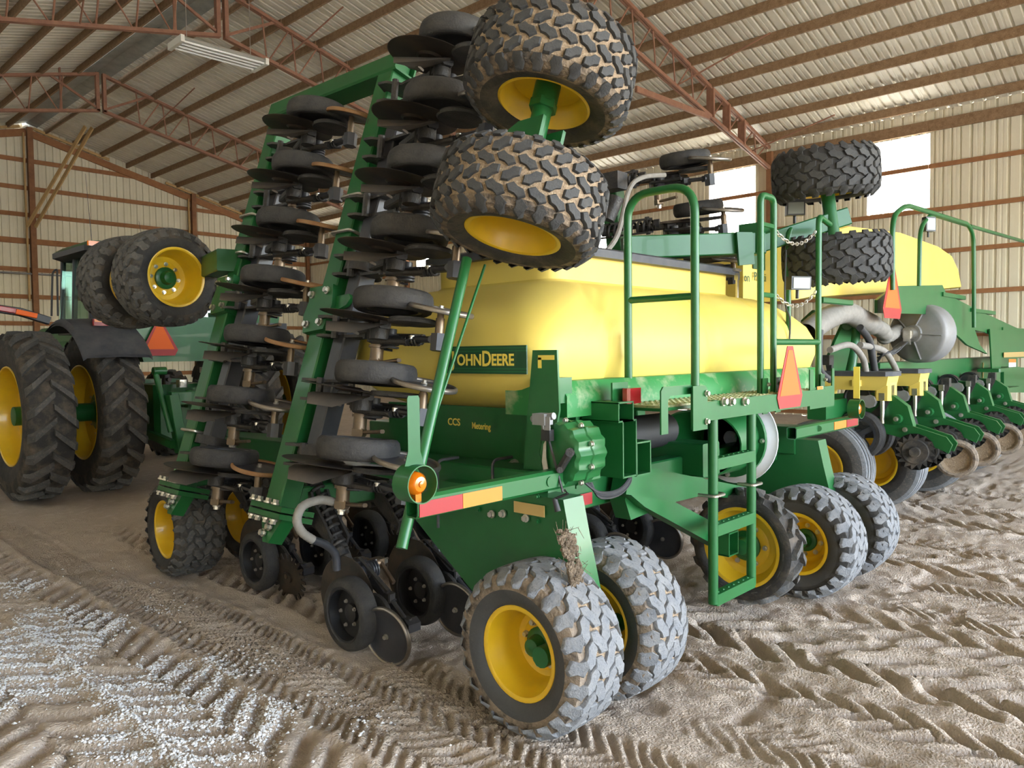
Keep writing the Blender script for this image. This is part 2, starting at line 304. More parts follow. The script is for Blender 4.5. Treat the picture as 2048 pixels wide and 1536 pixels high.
# limestone chips lying over the dirt on the left
N = 170000; px = _nr.rand(N) * 2.6 - .3; py = 2.2 + _nr.rand(N) * 4.4
dens = sstep(-.05, .20, vnoise(px, py, 1.5, 71) + .55 * vnoise(px, py, 5, 72) + .10 - .25 * sstep(1.2, 2.0, px) - .3 * sstep(4.8, 6.3, py)) * .8 + .004
keep = _nr.rand(N) < dens * sstep(2.2, 1.5, px) + .006; px, py = px[keep], py[keep]; n = len(px); pz = height(px, py)
sz = .0035 + .0075 * _nr.rand(n) ** 2.5
oct_v = np.array([(1, 0, 0), (-1, 0, 0), (0, 1, 0), (0, -1, 0), (0, 0, 1), (0, 0, -1)], float); oct_f = np.array([(0, 2, 4), (2, 1, 4), (1, 3, 4), (3, 0, 4), (2, 0, 5), (1, 2, 5), (3, 1, 5), (0, 3, 5)])
vs = oct_v[None] * (sz[:, None, None] * (.6 + .7 * _nr.rand(n, 6, 1))) * np.array([1.15, .95, .7]); an = _nr.rand(n) * 6.28; ca, sa = np.cos(an)[:, None], np.sin(an)[:, None]
vx = vs[..., 0] * ca - vs[..., 1] * sa + px[:, None]; vy = vs[..., 0] * sa + vs[..., 1] * ca + py[:, None]; vz = vs[..., 2] + (pz + sz * .25)[:, None]
me = bpy.data.meshes.new('gravel'); me.from_pydata(np.stack([vx, vy, vz], -1).reshape(-1, 3).tolist(), [], (oct_f[None] + 6 * np.arange(n)[:, None, None]).reshape(-1, 3).tolist()); me.materials.append(M['gravel'])
tag(put('gravel', me), 'scattered white limestone chips on the dirt left of the drill', 'gravel', kind='stuff')

# ---------------------------------------------------------------- shed: sheets, purlins, girts, trusses
SL = 0.262
def z_roof(x): return 9.66 - SL * abs(x - RX)
def z_purlin(x): return z_roof(x) - .15
PW = 0.92
PROF = []
for k in range(4):
    c = .115 + .23 * k
    PROF += [(c - .034, 0), (c - .020, .034), (c + .020, .034), (c + .034, 0)]
    if k < 3: PROF += [(c + .095, 0), (c + .10, .004), (c + .13, .004), (c + .135, 0)]
PROF = [(0, 0)] + PROF + [(PW, 0)]
ceiling = structure('ceiling', 'pitched steel roof on timber purlins and red steel trusses')
def sheet(base, top, out):             # base/top: functions u -> point, out: outward direction
    b = MB(); rows = [[Vector(fn(u)) + Vector(out) * h for u, h in PROF] for fn in (base, top)]
    return b.loft(rows, closed=False, caps=False)
sl = Vector((1, 0, -SL)).normalized()
for side in (1, -1):
    out = Vector((SL * side, 0, 1)).normalized()
    me = sheet(lambda u: (11.25 * side, u, -SL * 11.25), lambda u: (0.06 * side, u, -SL * .06), out).mesh('roof_panel', 'roof', 20)
    y = FRONT - .3; k = 0
    while y < GABLE + .2:
        put('roof_panel', me, ceiling, None, (RX, y, 9.66 + .002 * (k % 2))); y += PW - .012; k += 1
# purlins: one board per bay
BAYS = [FRONT, -5.7, 1.45, 8.6, 15.9, 23.0, GABLE]
pm = {}
for i in range(6):
    L = BAYS[i + 1] - BAYS[i]; b = MB(); b.box((0, L / 2, 0), (.05, L - .02, .18)); pm[i] = b.mesh('purlin', 'wood', 30)
for side in (1, -1):
    for k in range(12):
        x = RX + side * (.56 + .89 * k)
        for i in range(6): put('purlin', pm[i], ceiling, None, (x + (.012 if i % 2 else -.012), BAYS[i] + .01, z_purlin(x) + .052))
b = MB()
for s in (1, -1): b.prism([(0, 0), (.34, -SL * .34), (.34, -SL * .34 + .012), (0, .012)], (RX, 10.2, 9.60), (s, 0, 0), (0, 0, 1), 39.5)
part('ridge_flashing', b, 'flash', ceiling, label='shiny galvanised ridge flashing')
# trusses
def truss(Y):
    zt = lambda x: z_purlin(x) - .045; zb = lambda x: 8.47 - .215 * abs(x - RX)
    b = MB()
    for s in (1, -1):
        e = RX + s * 10.6
        for dy in (-.035, .035):
            b.beam((RX + s * .05, Y + dy, zt(RX)), (e, Y + dy, zt(e)), .055, .075, ch=.004)
            b.beam((RX + s * .05, Y + dy, zb(RX)), (e, Y + dy, zb(e)), .05, .075, ch=.004)
        b.beam((RX + s * .09, Y, zb(RX) - .03), (RX + s * .09, Y, zt(RX) + .03), .09, .12, up=(0, 1, 0), ch=.004)
        b.beam((RX + s * .14, Y, zb(RX) + .08), (RX + s * 1.25, Y, zt(RX + 1.25)), .05, .06, ch=.004)
    t = part('truss', b, 'truss', ceiling)
    for s in (1, -1):
        for k in range(1, 14):
            x = RX + s * (.3 + .74 * k); heavy = k in (10, 11, 12)
            q = MB()
            if heavy:
                for dy in (-.045, .045): q.beam((x, Y + dy, zb(x)), (x, Y + dy, zt(x)), .06, .09, up=(0, 1, 0), ch=.004)
            else: q.cyl((x, Y, zb(x)), (x - s * .10, Y, zt(x - s * .1)), .020, n=6)
            part('web_bar', q, 'truss', t)
            q = MB(); q.cyl((x + s * .04, Y, zb(x)), (x + s * .56, Y, zt(x + s * .56)), .018, n=6); part('web_bar', q, 'truss', t)
    for x, dx in ((9.3, 1.6), (14.2, 1.3), (17.6, 1.0), (5.2, -1.2)):
        q = MB(); q.cyl((x, Y, zb(x)), (x + dx * .3, Y - 1.9, z_purlin(x + dx * .3) + .02), .018, n=6); part('sway_rod', q, 'truss', t)
    q = MB(); q.beam((7.0, Y, zb(7.0) + .05), (7.0, Y + .05, zt(7.0) + .25), .05, .05, ch=.004); part('web_bar', q, 'truss', t)
    return t
TR = [truss(Y) for Y in BAYS[1:6]]
q = MB(); q.beam(AY(1272, 178, 8.55), AY(1418, 234, 8.55), .06, .12, ch=.004); part('tie_plate', q, 'truss', TR[2])

def wall_panels(w, length, y0, along, zt, zb=0.0, skip=()):
    """vertical sheets: along(u) -> (x, y) of the wall line"""
    u = 0.0; k = 0; cache = {}
    while u < length:
        if not any(a - .01 <= u < c - .01 for a, c in skip):
            p0, p1 = along(u), along(min(u + PW, length)); dx = Vector((p1[0] - p0[0], p1[1] - p0[1], 0)); L = dx.length; d = dx.normalized(); out = Vector((d.y, -d.x, 0)) * y0
            pos = Vector((p0[0], p0[1], 0)); za, zc = zt(u), zt(min(u + PW, length)); zlo = zb(u) if callable(zb) else zb
            key = (round(za, 3), round(zc, 3), round(L, 3), zlo)
            if key not in cache:
                cache[key] = sheet(lambda s: d * (s * L / PW) + Vector((0, 0, zlo)), lambda s: d * (s * L / PW) + Vector((0, 0, za + (zc - za) * s / PW)), out).mesh('siding_panel', 'siding', 20)
            put('siding_panel', cache[key], w, None, pos)
        u += PW; k += 1
GZS = [.10, 1.02, 1.93, 2.84, 3.75, 4.67, 5.63]
# right side wall with three light sheets
wr = structure('wall_right', 'cream corrugated side wall with wooden girts')
WINS = [(4.98, 6.30), (9.05, 10.36), (13.12, 14.43), (17.19, 18.50), (21.26, 22.57), (25.33, 26.64)]
for y0, y1, zb, zt in [(a, c, 0, 6.84) for a, c in zip([FRONT] + [w_[1] for w_ in WINS], [w_[0] for w_ in WINS] + [GABLE])] + [(a, c, 0, 4.74) for a, c in WINS] + [(a, c, 6.36, 6.84) for a, c in WINS]:
    wall_panels(wr, y1 - y0, 1, lambda u, y0=y0: (WALL_R, y0 + u), lambda u, zt=zt: zt, zb)
POSTS = [FRONT + .1, -5.7, -2.1, 1.45, 5.0, 8.6, 12.2, 15.9, 19.4, 23.0, 26.5, GABLE - .15]
for i in range(len(POSTS) - 1):
    for z in GZS:
        if i < 2: continue
        b = MB(); b.box((0, 0, 0), (.04, POSTS[i + 1] - POSTS[i] - .01, .095)); part('girt', b, 'girt', wr, (WALL_R - .03, (POSTS[i] + POSTS[i + 1]) / 2, z))
for i in range(len(POSTS) - 1):
    b = MB(); b.box((0, 0, 0), (.05, POSTS[i + 1] - POSTS[i] - .005, .24)); part('eave_plate', b, 'wood', wr, (WALL_R - .06, (POSTS[i] + POSTS[i + 1]) / 2, 6.50))
for y in POSTS[5::2]:
    b = MB(); b.box((0, 0, 3.3), (.14, .14, 6.6)); part('post', b, 'post', wr, (WALL_R - .13, y, 0))
for k, (a, c) in enumerate(WINS):
    b = MB(); L = c - a; rows = [[Vector((h, u * L / PW, z)) for u, h in PROF] for z in (4.70, 6.40)]
    b.loft(rows, closed=False, caps=False)
    tag(put('window_%d' % (k + 1), b.mesh('window', 'skylight', 20), None, None, (WALL_R + .004, a, 0)), ['translucent wall light sheet glowing at the right by the stairs', 'translucent wall light sheet behind the upper wing wheels', 'translucent wall light sheet half hidden behind the drill wing', 'translucent wall light sheet beyond the raised wing wheels', 'translucent wall light sheet beyond the folded left wing', 'translucent wall light sheet next to the far corner'][k], kind='structure')
# far gable
wf = structure('wall_far', 'far gable wall of cream steel siding with reddish girts')
wall_panels(wf, WALL_R - WALL_L, -1, lambda u: (WALL_L + u, GABLE), lambda u: z_roof(WALL_L + u) + .03)
GP = [WALL_L + .1, 2.35, 7.98, 13.55, WALL_R - .1]
for z in GZS + [6.52, 7.42, 8.35]:
    lim = (9.40 - z) / SL
    for i in range(4):
        a, c = max(GP[i], RX - lim), min(GP[i + 1], RX + lim)
        if c - a > .3: b = MB(); b.box((0, 0, 0), (c - a - .01, .04, .19 if abs(z - 5.63) < .01 else .145)); part('girt', b, 'girt', wf, ((a + c) / 2, GABLE - .03, z))
for x in GP[1:4]:
    b = MB(); b.box((0, 0, z_roof(x) / 2 - .1), (.17, .17, z_roof(x) - .2)); part('post', b, 'post', wf, (x + .1, GABLE - .14, 0))
    b = MB(); b.box((0, 0, z_roof(x) / 2 + 1.6), (.05, .09, z_roof(x) - 4.0)); part('stud', b, 'stud', wf, (x - .08, GABLE - .12, 0))
for s in (1, -1):
    b = MB(); e = 10.6; b.beam((RX, GABLE - .07, z_roof(RX) - .36), (RX + s * e, GABLE - .07, z_roof(RX + e) - .36), .05, .24, ch=.004); part('rafter', b, 'girt', wf)
    for a, c in ((.2, 2.6), (4.6, 10.4)):
        b = MB(); b.beam((RX + s * a, GABLE - .14, z_roof(RX + a) - .17), (RX + s * c, GABLE - .14, z_roof(RX + c) - .17), .05, .09, ch=.004); part('nailer', b, 'stud', wf)
    b = MB(); b.beam((7.98 + s * .12, GABLE - .35, 6.1), (7.98 + s * (.55 if s > 0 else -.35) + .5, GABLE - 3.2, 9.0), .05, .13, ch=.004); part('knee_brace', b, 'stud', wf)
b = MB(); b.cyl((5.0, GABLE - .16, 4.52), (10.6, GABLE - .16, 4.52), .03, n=6); part('conduit', b, 'grey_metal', wf)
# left side wall and the front gable with its open doorway (behind the camera)
wlft = structure('wall_left', 'cream corrugated side wall')
for a, c, z0_, z1_ in [(a, c, 0, 6.86) for a, c in zip([FRONT] + [w_[1] for w_ in WINS], [w_[0] for w_ in WINS] + [GABLE])] + [(a, c, 0, 4.74) for a, c in WINS] + [(a, c, 6.36, 6.86) for a, c in WINS]:
    wall_panels(wlft, c - a, -1, lambda u, a=a: (WALL_L, a + u), lambda u, z1_=z1_: z1_, z0_)
for k, (a, c) in enumerate(WINS):  # unseen sheets, added here to brighten the far end of the shed
    b = MB(); L = c - a; b.loft([[Vector((-h, u * L / PW, z)) for u, h in PROF] for z in (4.70, 6.40)], closed=False, caps=False)
    tag(put('window_%d' % (k + 7), b.mesh('window', 'skylight', 20), None, None, (WALL_L - .004, a, 0)), 'unseen translucent sheet added to the left side wall to let in more light', kind='structure', group='unseen light sheets added to the left side wall')
wn_ = structure('wall_near', 'front gable wall with a wide open doorway')
DOOR = (-1.9, 17.9, 5.7)
wall_panels(wn_, WALL_R - WALL_L, 1, lambda u: (WALL_L + u, FRONT), lambda u: z_roof(WALL_L + u) + .03, lambda u: DOOR[2] if DOOR[0] < WALL_L + u + .3 < DOOR[1] else 0.0)
# ---------------------------------------------------------------- wheels
LOZ = [(-1, -.35), (-.45, -1), (.1, -.72), (.62, -.85), (1, .35), (.45, 1), (-.1, .72), (-.62, .85)]
def tyre_mesh(R, W, rr, kind, mats, gap=1.0, ld=.013, N=22, seed=0):
    b = MB(); h = R - ld - rr; q = R - ld; c = W / 2
    prof = [(rr + .008, .74 * c), (rr + .014, .83 * c), (rr + .25 * h, .96 * c), (rr + .52 * h, 1.0 * c), (rr + .74 * h, .98 * c), (rr + .90 * h, .90 * c), (q - .012, .70 * c), (q - .003, .35 * c), (q, 0)]
    ms = [0, 0, 0, 3, 3, 3, 1, 1]
    if kind == 'rib':
        prof = prof[:6] + [(q, .86 * c), (q + .012, .82 * c), (q + .014, .62 * c), (q, .60 * c), (q, .56 * c), (q + .016, .54 * c), (q + .017, .22 * c), (q + .004, .20 * c), (q + .004, .14 * c), (q + .018, .12 * c), (q + .018, 0)]
        ms = [0, 0, 0, 3, 3, 2, 2, 2, 1, 1, 1, 2, 2, 1, 1, 2]
    full = prof + [(r, -a) for r, a in prof[-2::-1]]; b.lathe([(r, a) for r, a in full], axis=(1, 0, 0), n=56, mis=ms + ms[::-1])
    def rc(a):
        t = min(abs(a) / c, 1.0); return q - .010 * t * t - (max(0, t - .72) ** 2) * .55
    def sp(s, a, e): th = s / R; r = rc(a) + e; return (a, r * math.cos(th), r * math.sin(th))
    rg = random.Random(seed)
    if kind == 'turf':
        circ = 2 * math.pi * R; p = circ / N
        for j, (fa, ang, ll, ww) in enumerate([(-.455, -72, .036, .038), (-.275, 30, .060, .030), (-.09, -30, .060, .030), (.09, 30, .060, .030), (.275, -30, .060, .030), (.455, 72, .036, .038)]):
            ca, sa = math.cos(math.radians(ang)), math.sin(math.radians(ang)); ll *= gap * R / .39; ww *= gap * R / .39
            for i in range(N):
                s0 = (i + .5 * (j % 2) + .12 * j) * p; a0 = fa * W; jit = rg.uniform(.96, 1.04)
                def ring(k, e): return [sp(s0 + (x * ll * ca - y * ww * sa) * k * jit, a0 + (x * ll * sa + y * ww * ca) * k * jit, e) for x, y in LOZ]
                b.loft([ring(1.0, -.006), ring(.99, ld * .6), ring(.88, ld)], 2, caps=False); n = len(b.v); b.f.append(tuple(range(n - 8, n))); b.m.append(2)
    elif kind == 'bar':
        for i in range(N):
            for s in (1, -1):
                s0 = (i + (.5 if s > 0 else 0)) * 2 * math.pi * R / N; tw = .5 * 2 * math.pi * R / N * .42; rings = []
                for k in range(6):
                    t = k / 5; a = s * c * (-.04 + 1.03 * t); sh = s0 - t * c * (.95 if k < 5 else .92); wd = tw * (.62 + .25 * t); hh = ld * (1 if k < 5 else .35)
                    rings.append([sp(sh - wd * 1.15, a, -.01), sp(sh - wd * .8, a, hh), sp(sh + wd * .8, a, hh), sp(sh + wd * 1.15, a, -.01)])
                b.loft(rings, 2)
    me = b.mesh('tyre', mats, 42)
    return me
def rim_mesh(W, rr, depth, m='yellow', hole=.0):
    c = W / 2; b = MB(); dz = depth
    b.lathe([(rr + .022, .80 * c), (rr + .017, .865 * c), (rr + .006, .875 * c), (rr - .004, .84 * c), (rr - .010, .66 * c), (rr - .020, .48 * c), (rr - .030, .30 * c), (rr - .034, dz + .03), (rr - .046, dz + .008), (rr * .62, dz), (rr * .58, dz + .006), (rr * .40, dz + .006), (0.001, dz + .006)], axis=(1, 0, 0), n=44)
    b.lathe([(rr + .022, -.80 * c), (rr + .004, -.86 * c), (rr - .012, -.62 * c), (rr - .034, -.5 * c), (rr - .040, dz - .02), (rr * .62, dz - .012), (0.001, dz - .012)], axis=(1, 0, 0), n=44)
    return b.mesh('rim', m, 40)
def hub_mesh(rr, depth):
    b = MB(); z = depth
    b.lathe([(.001, z + .012), (rr * .40, z + .012), (rr * .40, z + .030), (rr * .36, z + .036), (rr * .26, z + .04), (rr * .22, z + .075), (rr * .20, z + .086), (rr * .1, z + .094), (.001, z + .096)], axis=(1, 0, 0), n=24)
    return b.mesh('hub', 'green', 40)
def bolt_mesh(r=.012, h=.014, m='zinc'):
    b = MB(); b.cyl((0, 0, 0), (h * .5, 0, 0), r * 1.35, n=10); b.cyl((h * .3, 0, 0), (h * 1.4, 0, 0), r, n=6); return b.mesh('bolt', m, 30)
BOLT = bolt_mesh(); BOLTG = bolt_mesh(m='green'); BIGBOLT = bolt_mesh(.018, .02)
_wc = {}
def wheel(parent, c, face, kind='turf', style='ground', R=.385, W=.34, rr=.20, N=22, depth=-.03, hub=True, bolts=8, name='wheel', spin=0.0, rimmat='yellow', label=None, ld=.013):
    st = {'ground': (['side_clean', 'mud', 'lug_grey', 'side_dust'], 1.13), 'groundr': (['side_clean', 'lug_mid', 'lug_grey', 'rubber'], 1.13), 'muddy': (['rubber_brown', 'mud', 'lug_dark', 'mud_side'], .80),
          'dark': (['rubber', 'rubber', 'lug_dark', 'rubber'], 1.0), 'dim': (['rubber', 'rubber_brown', 'lug_mid', 'rubber_brown'], 1.0), 'bar': (['rubber', 'rubber_brown', 'lug_mid', 'rubber_brown'], 1.0), 'rib': (['rubber', 'rubber_brown', 'lug_grey', 'lug_mid'], 1.0)}[style]
    key = (R, W, rr, kind, style, N, ld)
    if key not in _wc: _wc[key] = tyre_mesh(R, W, rr, kind, st[0], st[1], ld=ld, N=N)
    a = Vector(face).normalized(); _, s, t = frame(a); mw = basis(Vector(c), a, s, t) @ Matrix.Rotation(spin, 4, 'X')
    o = put(name, _wc[key], parent, mw)
    if label: o['label'] = label
    k2 = ('rim', W, rr, depth, rimmat)
    if k2 not in _wc: _wc[k2] = rim_mesh(W, rr, depth, rimmat)
    put('rim', _wc[k2], o, mw)
    if hub:
        k3 = ('hub', rr, depth)
        if k3 not in _wc: _wc[k3] = hub_mesh(rr, depth)
        put('hub', _wc[k3], o, mw)
        for i in range(bolts):
            th = 2 * math.pi * (i + .5) / bolts; put('bolt', BOLT, o, mw @ Matrix.Translation((depth + .006, rr * .52 * math.cos(th), rr * .52 * math.sin(th))))
    return o

# ---------------------------------------------------------------- seed openers
OP = {}
def opener_meshes():
    b = MB()      # body: clamp plates, parallel arm and boot casting
    for x in (-.055, .055): b.prism([(.09, .09), (.09, -.10), (.03, -.12), (-.06, -.09), (-.10, -.12), (-.24, -.20), (-.30, -.25), (-.32, -.19), (-.22, -.09), (-.13, -.01), (-.10, .05), (-.04, .04), (.0, .10)], (x, 0, 0), (0, 1, 0), (0, 0, 1), .016)
    b.beam((.02, -.20, -.16), (.03, -.42, -.42), .05, .07); b.beam((.02, -.30, -.24), (.025, -.50, -.52), .045, .06)
    b.box((.05, -.40, -.36), (.10, .09, .10), ch=.01); b.cyl((.02, -.45, -.47), (.10, -.45, -.47), .05, n=12); b.cyl((-.07, -.03, -.11), (.07, -.03, -.11), .022, n=8)
    b.cyl((-.075, -.27, -.215), (.075, -.27, -.215), .02, n=8)
    b.beam((.10, -.38, -.40), (.11, -.62, -.50), .03, .035); b.beam((.06, -.42, -.30), (.07, -.68, -.43), .025, .03); b.box((.09, -.66, -.47), (.05, .06, .05), ch=.008)
    b.helix((.10, -.58, -.46), (.10, -.68, -.50), .022, .006, 5, 5)
    OP['opener'] = b.mesh('opener', 'iron')
    b = MB(); b.cyl((.06, -.40, -.36), (.20, -.40, -.36), .036, n=14); b.cyl((.07, -.40, -.36), (.105, -.40, -.36), .058, n=14); b.cyl((.12, -.40, -.36), (.135, -.40, -.36), .046, n=14); b.box((.215, -.40, -.36), (.05, .06, .055), ch=.008); b.beam((.215, -.42, -.36), (.20, -.56, -.44), .02, .03)
    OP['pivot_hub'] = b.mesh('pivot_hub', 'bronze')
    b = MB(); b.lathe([(.001, -.012), (.06, -.012), (.075, -.004), (.232, .0), (.236, .002), (.232, .004), (.075, .004), (.06, .014), (.001, .014)], axis=(1, .09, 0), n=40); OP['disc_blade'] = b.mesh('disc_blade', 'disc', 25)
    b = MB(); bv = [(.010, .17, .00), (.010, -.02, .05), (.010, -.15, -.02), (.075, .13, -.14), (.085, -.02, -.17), (.02, -.17, -.07), (.055, .02, -.02), (.02, .15, -.10)]
    b.add(bv, [(0, 7, 3, 6), (6, 3, 4), (6, 4, 5, 2), (0, 6, 2, 1), (7, 5, 4, 3), (0, 1, 2, 5, 7)]); b.beam((.03, .10, -.02), (.07, .0, -.06), .012, .05); OP['seed_boot'] = b.mesh('seed_boot', 'boot')
    b = MB()      # gauge wheel: semi-pneumatic tyre
    b.lathe([(.148, -.045), (.155, -.054), (.185, -.053), (.198, -.040), (.204, -.015), (.204, .018), (.196, .044), (.180, .054), (.155, .052), (.148, .045)], axis=(1, 0, 0), n=40); OP['gauge_wheel'] = b.mesh('gauge_wheel', 'rubber', 50)
    b = MB(); b.lathe([(.153, -.048), (.140, -.046), (.136, .012), (.10, .018), (.055, .012), (.05, -.004), (.03, -.012), (.001, -.012)], axis=(1, 0, 0), n=36); b.lathe([(.153, .046), (.13, .044), (.12, .02), (.001, .02)], axis=(1, 0, 0), n=36)
    OP['wheel_dish'] = b.mesh('wheel_dish', 'black', 40)
    b = MB(); b.beam((0, 0, 0), (.02, -.35, -.235), .03, .05, ch=.012); b.cyl((-.05, .0, .0), (.05, .0, .0), .032, n=12); b.cyl((-.01, -.35, -.235), (.075, -.35, -.235), .044, n=6); b.box((.02, -.33, -.22), (.045, .07, .06), ch=.015); b.helix((-.02, 0, 0), (.06, 0, 0), .045, .007, 5, 5)
    OP['press_arm'] = b.mesh('press_arm', 'iron_blue')
    b = MB(); b.lathe([(.148, -.009), (.156, -.014), (.163, -.010), (.166, 0), (.163, .010), (.156, .013), (.148, .009)], axis=(1, 0, 0), n=40, close=True); OP['rim_s'] = b.mesh('press_wheel', 'rim_steel', 50); OP['rim_r'] = b.mesh('press_wheel', 'rust', 50)
    b = MB(); b.lathe([(.150, .004), (.138, .010), (.08, .008), (.04, .003), (.001, .003)], axis=(1, 0, 0), n=32); b.lathe([(.150, -.002), (.138, .004), (.08, .002), (.04, -.003), (.001, -.003)], axis=(1, 0, 0), n=32); OP['press_dish'] = b.mesh('wheel_dish', 'iron_blue', 40)
    b = MB(); b.cyl((0, 0, 0), (.14, 0, 0), .017, n=10); b.cyl((.04, 0, 0), (.14, 0, 0), .022, n=10); OP['press_shaft'] = b.mesh('axle', 'bronze')
    b = MB(); b.lathe([(.001, -.01), (.04, -.012), (.12, -.012), (.128, 0), (.12, .012), (.04, .012), (.001, .01)], axis=(1, 0, 0), n=28); OP['firming_wheel'] = b.mesh('firming_wheel', 'rubber', 45)
    b = MB(); n = 22; b.prism([(r * math.cos(t), r * math.sin(t)) for i in range(n) for r, t in (((.165, (i + .1) * 2 * math.pi / n)), (.168, (i + .45) * 2 * math.pi / n), (.128, (i + .60) * 2 * math.pi / n), (.128, (i + .95) * 2 * math.pi / n))], (0, 0, 0), (0, 1, 0), (0, 0, 1), .008); b.cyl((-.02, 0, 0), (.02, 0, 0), .04, n=12); OP['spiked_wheel'] = b.mesh('spiked_closing_wheel', 'disc', 30)
    b = MB(); b.helix((0, .02, .03), (0, -.26, -.33), .042, .0105, 9, 6); b.cyl((0, .02, .03), (0, -.26, -.33), .016, n=8); b.cyl((0, .03, .045), (0, .0, .005), .046, n=12); b.cyl((0, -.25, -.315), (0, -.28, -.355), .044, n=12); OP['spring'] = b.mesh('down_spring', 'iron', 60)
opener_meshes()
def RXm(d): return Matrix.Rotation(math.radians(d), 4, 'X')
def opener(parent, mw, rusty=False, spiked=False, spring=False, hose=None):
    o = put('opener', OP['opener'], parent, mw)
    def ch(name, key, x, y, z, rot=None): put(name, OP[key], o, mw @ Matrix.Translation((x, y, z)) @ (rot or Matrix.Identity(4)))
    ch('pivot_hub', 'pivot_hub', 0, 0, 0); ch('disc_blade', 'disc_blade', -.005, -.39, -.52); ch('seed_boot', 'seed_boot', .012, -.36, -.50)
    g = put('gauge_wheel', OP['gauge_wheel'], o, mw @ Matrix.Translation((-.085, -.545, -.55)))
    ch('wheel_dish', 'wheel_dish', -.085, -.545, -.55)
    for i in range(5): th = i * 1.2566; put('bolt', BOLT, o, mw @ Matrix.Translation((-.085 - .012, -.545 + .07 * math.cos(th), -.55 + .07 * math.sin(th))) @ Matrix.Rotation(math.pi, 4, 'Z') @ Matrix.Scale(.7, 4))
    ch('press_arm', 'press_arm', .08, -.47, -.36); ch('firming_wheel', 'firming_wheel', .012, -.66, -.56)
    tilt = Matrix.Rotation(math.radians(9), 4, 'Z') @ Matrix.Rotation(math.radians(-7), 4, 'Y')
    if spiked: ch('spiked_wheel', 'spiked_wheel', -.02, -.82, -.62, tilt)
    else:
        ch('press_wheel', 'rim_r' if rusty else 'rim_s', -.045, -.82, -.61, tilt); ch('press_wheel_dish', 'press_dish', -.045, -.82, -.61, tilt)
        put('bolt', BOLT, o, mw @ Matrix.Translation((-.05, -.82, -.61)) @ tilt @ Matrix.Rotation(math.pi, 4, 'Z'))
    ch('axle', 'press_shaft', -.045, -.82, -.61)
    put('bolt', BIGBOLT, o, mw @ Matrix.Translation((.24, -.40, -.36))); put('bolt', BOLT, o, mw @ Matrix.Translation((.075, -.64, -.5)))
    if spring: ch('down_spring', 'spring', 0, -.06, .06)
    return o
# ---------------------------------------------------------------- the drill
D = thing('seed_drill', 'large green seed drill with yellow tank and wings folded upright, nearest the camera', 'seed drill', (4.15, 3.4, 0))
CX = 4.15
# --- ground wheels under the main frame
GW = dict(R=.37, W=.325, rr=.188)
wheel(D, AZ(1079, 1289, .37), (-1, 0, 0), style='ground', spin=.2, **GW)
wheel(D, AZ(1218, 1231, .37), (1, 0, 0), style='ground', spin=.4, hub=False, **GW)
wheel(D, AZ(1610, 1080, .37), (-1, 0, 0), style='groundr', spin=.3, **GW, label='right ground wheel with yellow bolted rim')
wheel(D, AZ(1683, 1048, .37), (1, 0, 0), style='groundr', spin=.1, hub=False, **GW)
wheel(D, (2.52, 5.80, .36), (-1, .05, 0), style='dim', R=.36, W=.36, rr=.2, depth=-.02)
wheel(D, (3.10, 5.80, .36), (1, .05, 0), style='dim', R=.36, W=.36, rr=.2, depth=-.02, hub=False)
# narrow lugged drive wheel behind the ladder
wheel(D, (4.50, 2.22, .42), (-1, 0, 0), kind='bar', style='bar', R=.365, W=.19, rr=.235, N=16, depth=-.01, name='drive_wheel', ld=.028, bolts=6, label='narrow lugged drive wheel behind the ladder')

# --- left wing
TR0, TR1 = AY(566, 1000, 4.0), AY(790, 140, 4.0); TF0, TF1 = AY(370, 960, 5.43), AY(570, 226, 5.43)
dl = ((TR1 - TR0).normalized() + (TF1 - TF0).normalized()).normalized(); dl = Vector((dl.x, 0, dl.z)).normalized(); nl = Vector((dl.z, 0, -dl.x))
for a, c in ((TR0, TR1), (TF0, TF1)):
    b = MB(); b.beam(a - dl * .05, c + dl * .06, .16, .13, up=nl); part('wing_tube', b, 'green', D)
b = MB(); b.hbeam(TR1 + Vector((0, -.12, 0)), TF1 + Vector((0, .1, 0)), .13, .16, up=nl); part('wing_end_beam', b, 'green', D)
# dark lift shafts beside the tubes, with mounting ears
for a, c in ((TR0, TR1), (TF0, TF1)):
    off = nl * .02 + Vector((0, -.21, 0)); L = (c - a).length
    b = MB(); b.beam(a + off + dl * .25, a + off + dl * (L * .86), .115, .115, up=nl); sh = part('lift_shaft', b, 'iron_blue', D)
    for s in (.30, L * .5, L * .86):
        b = MB(); p = a + dl * s; b.cyl(p + off - dl * .03, p + off + dl * .03, .115, n=20); b.beam(p + off, p + Vector((0, .06, 0)), .10, .05, up=dl); part('shaft_bearing', b, 'iron', D)
# openers stacked on both ranks
du = Vector((.13, 0, .991)).normalized(); nu = Vector((du.z, 0, -du.x))
def fold(p, ang): return basis(p, -du, Vector((0, 1, 0)), nu) @ RXm(ang)
SP = .408
for k in range(7): opener(D, fold(TR0 + dl * (.28 + .380 * k) + Vector((0, -.13, 0)), -31))
for k in range(7): opener(D, fold(TF0 + dl * (.15 + .394 * k) + Vector((0, -.13, 0)), -31), rusty=k != 1)
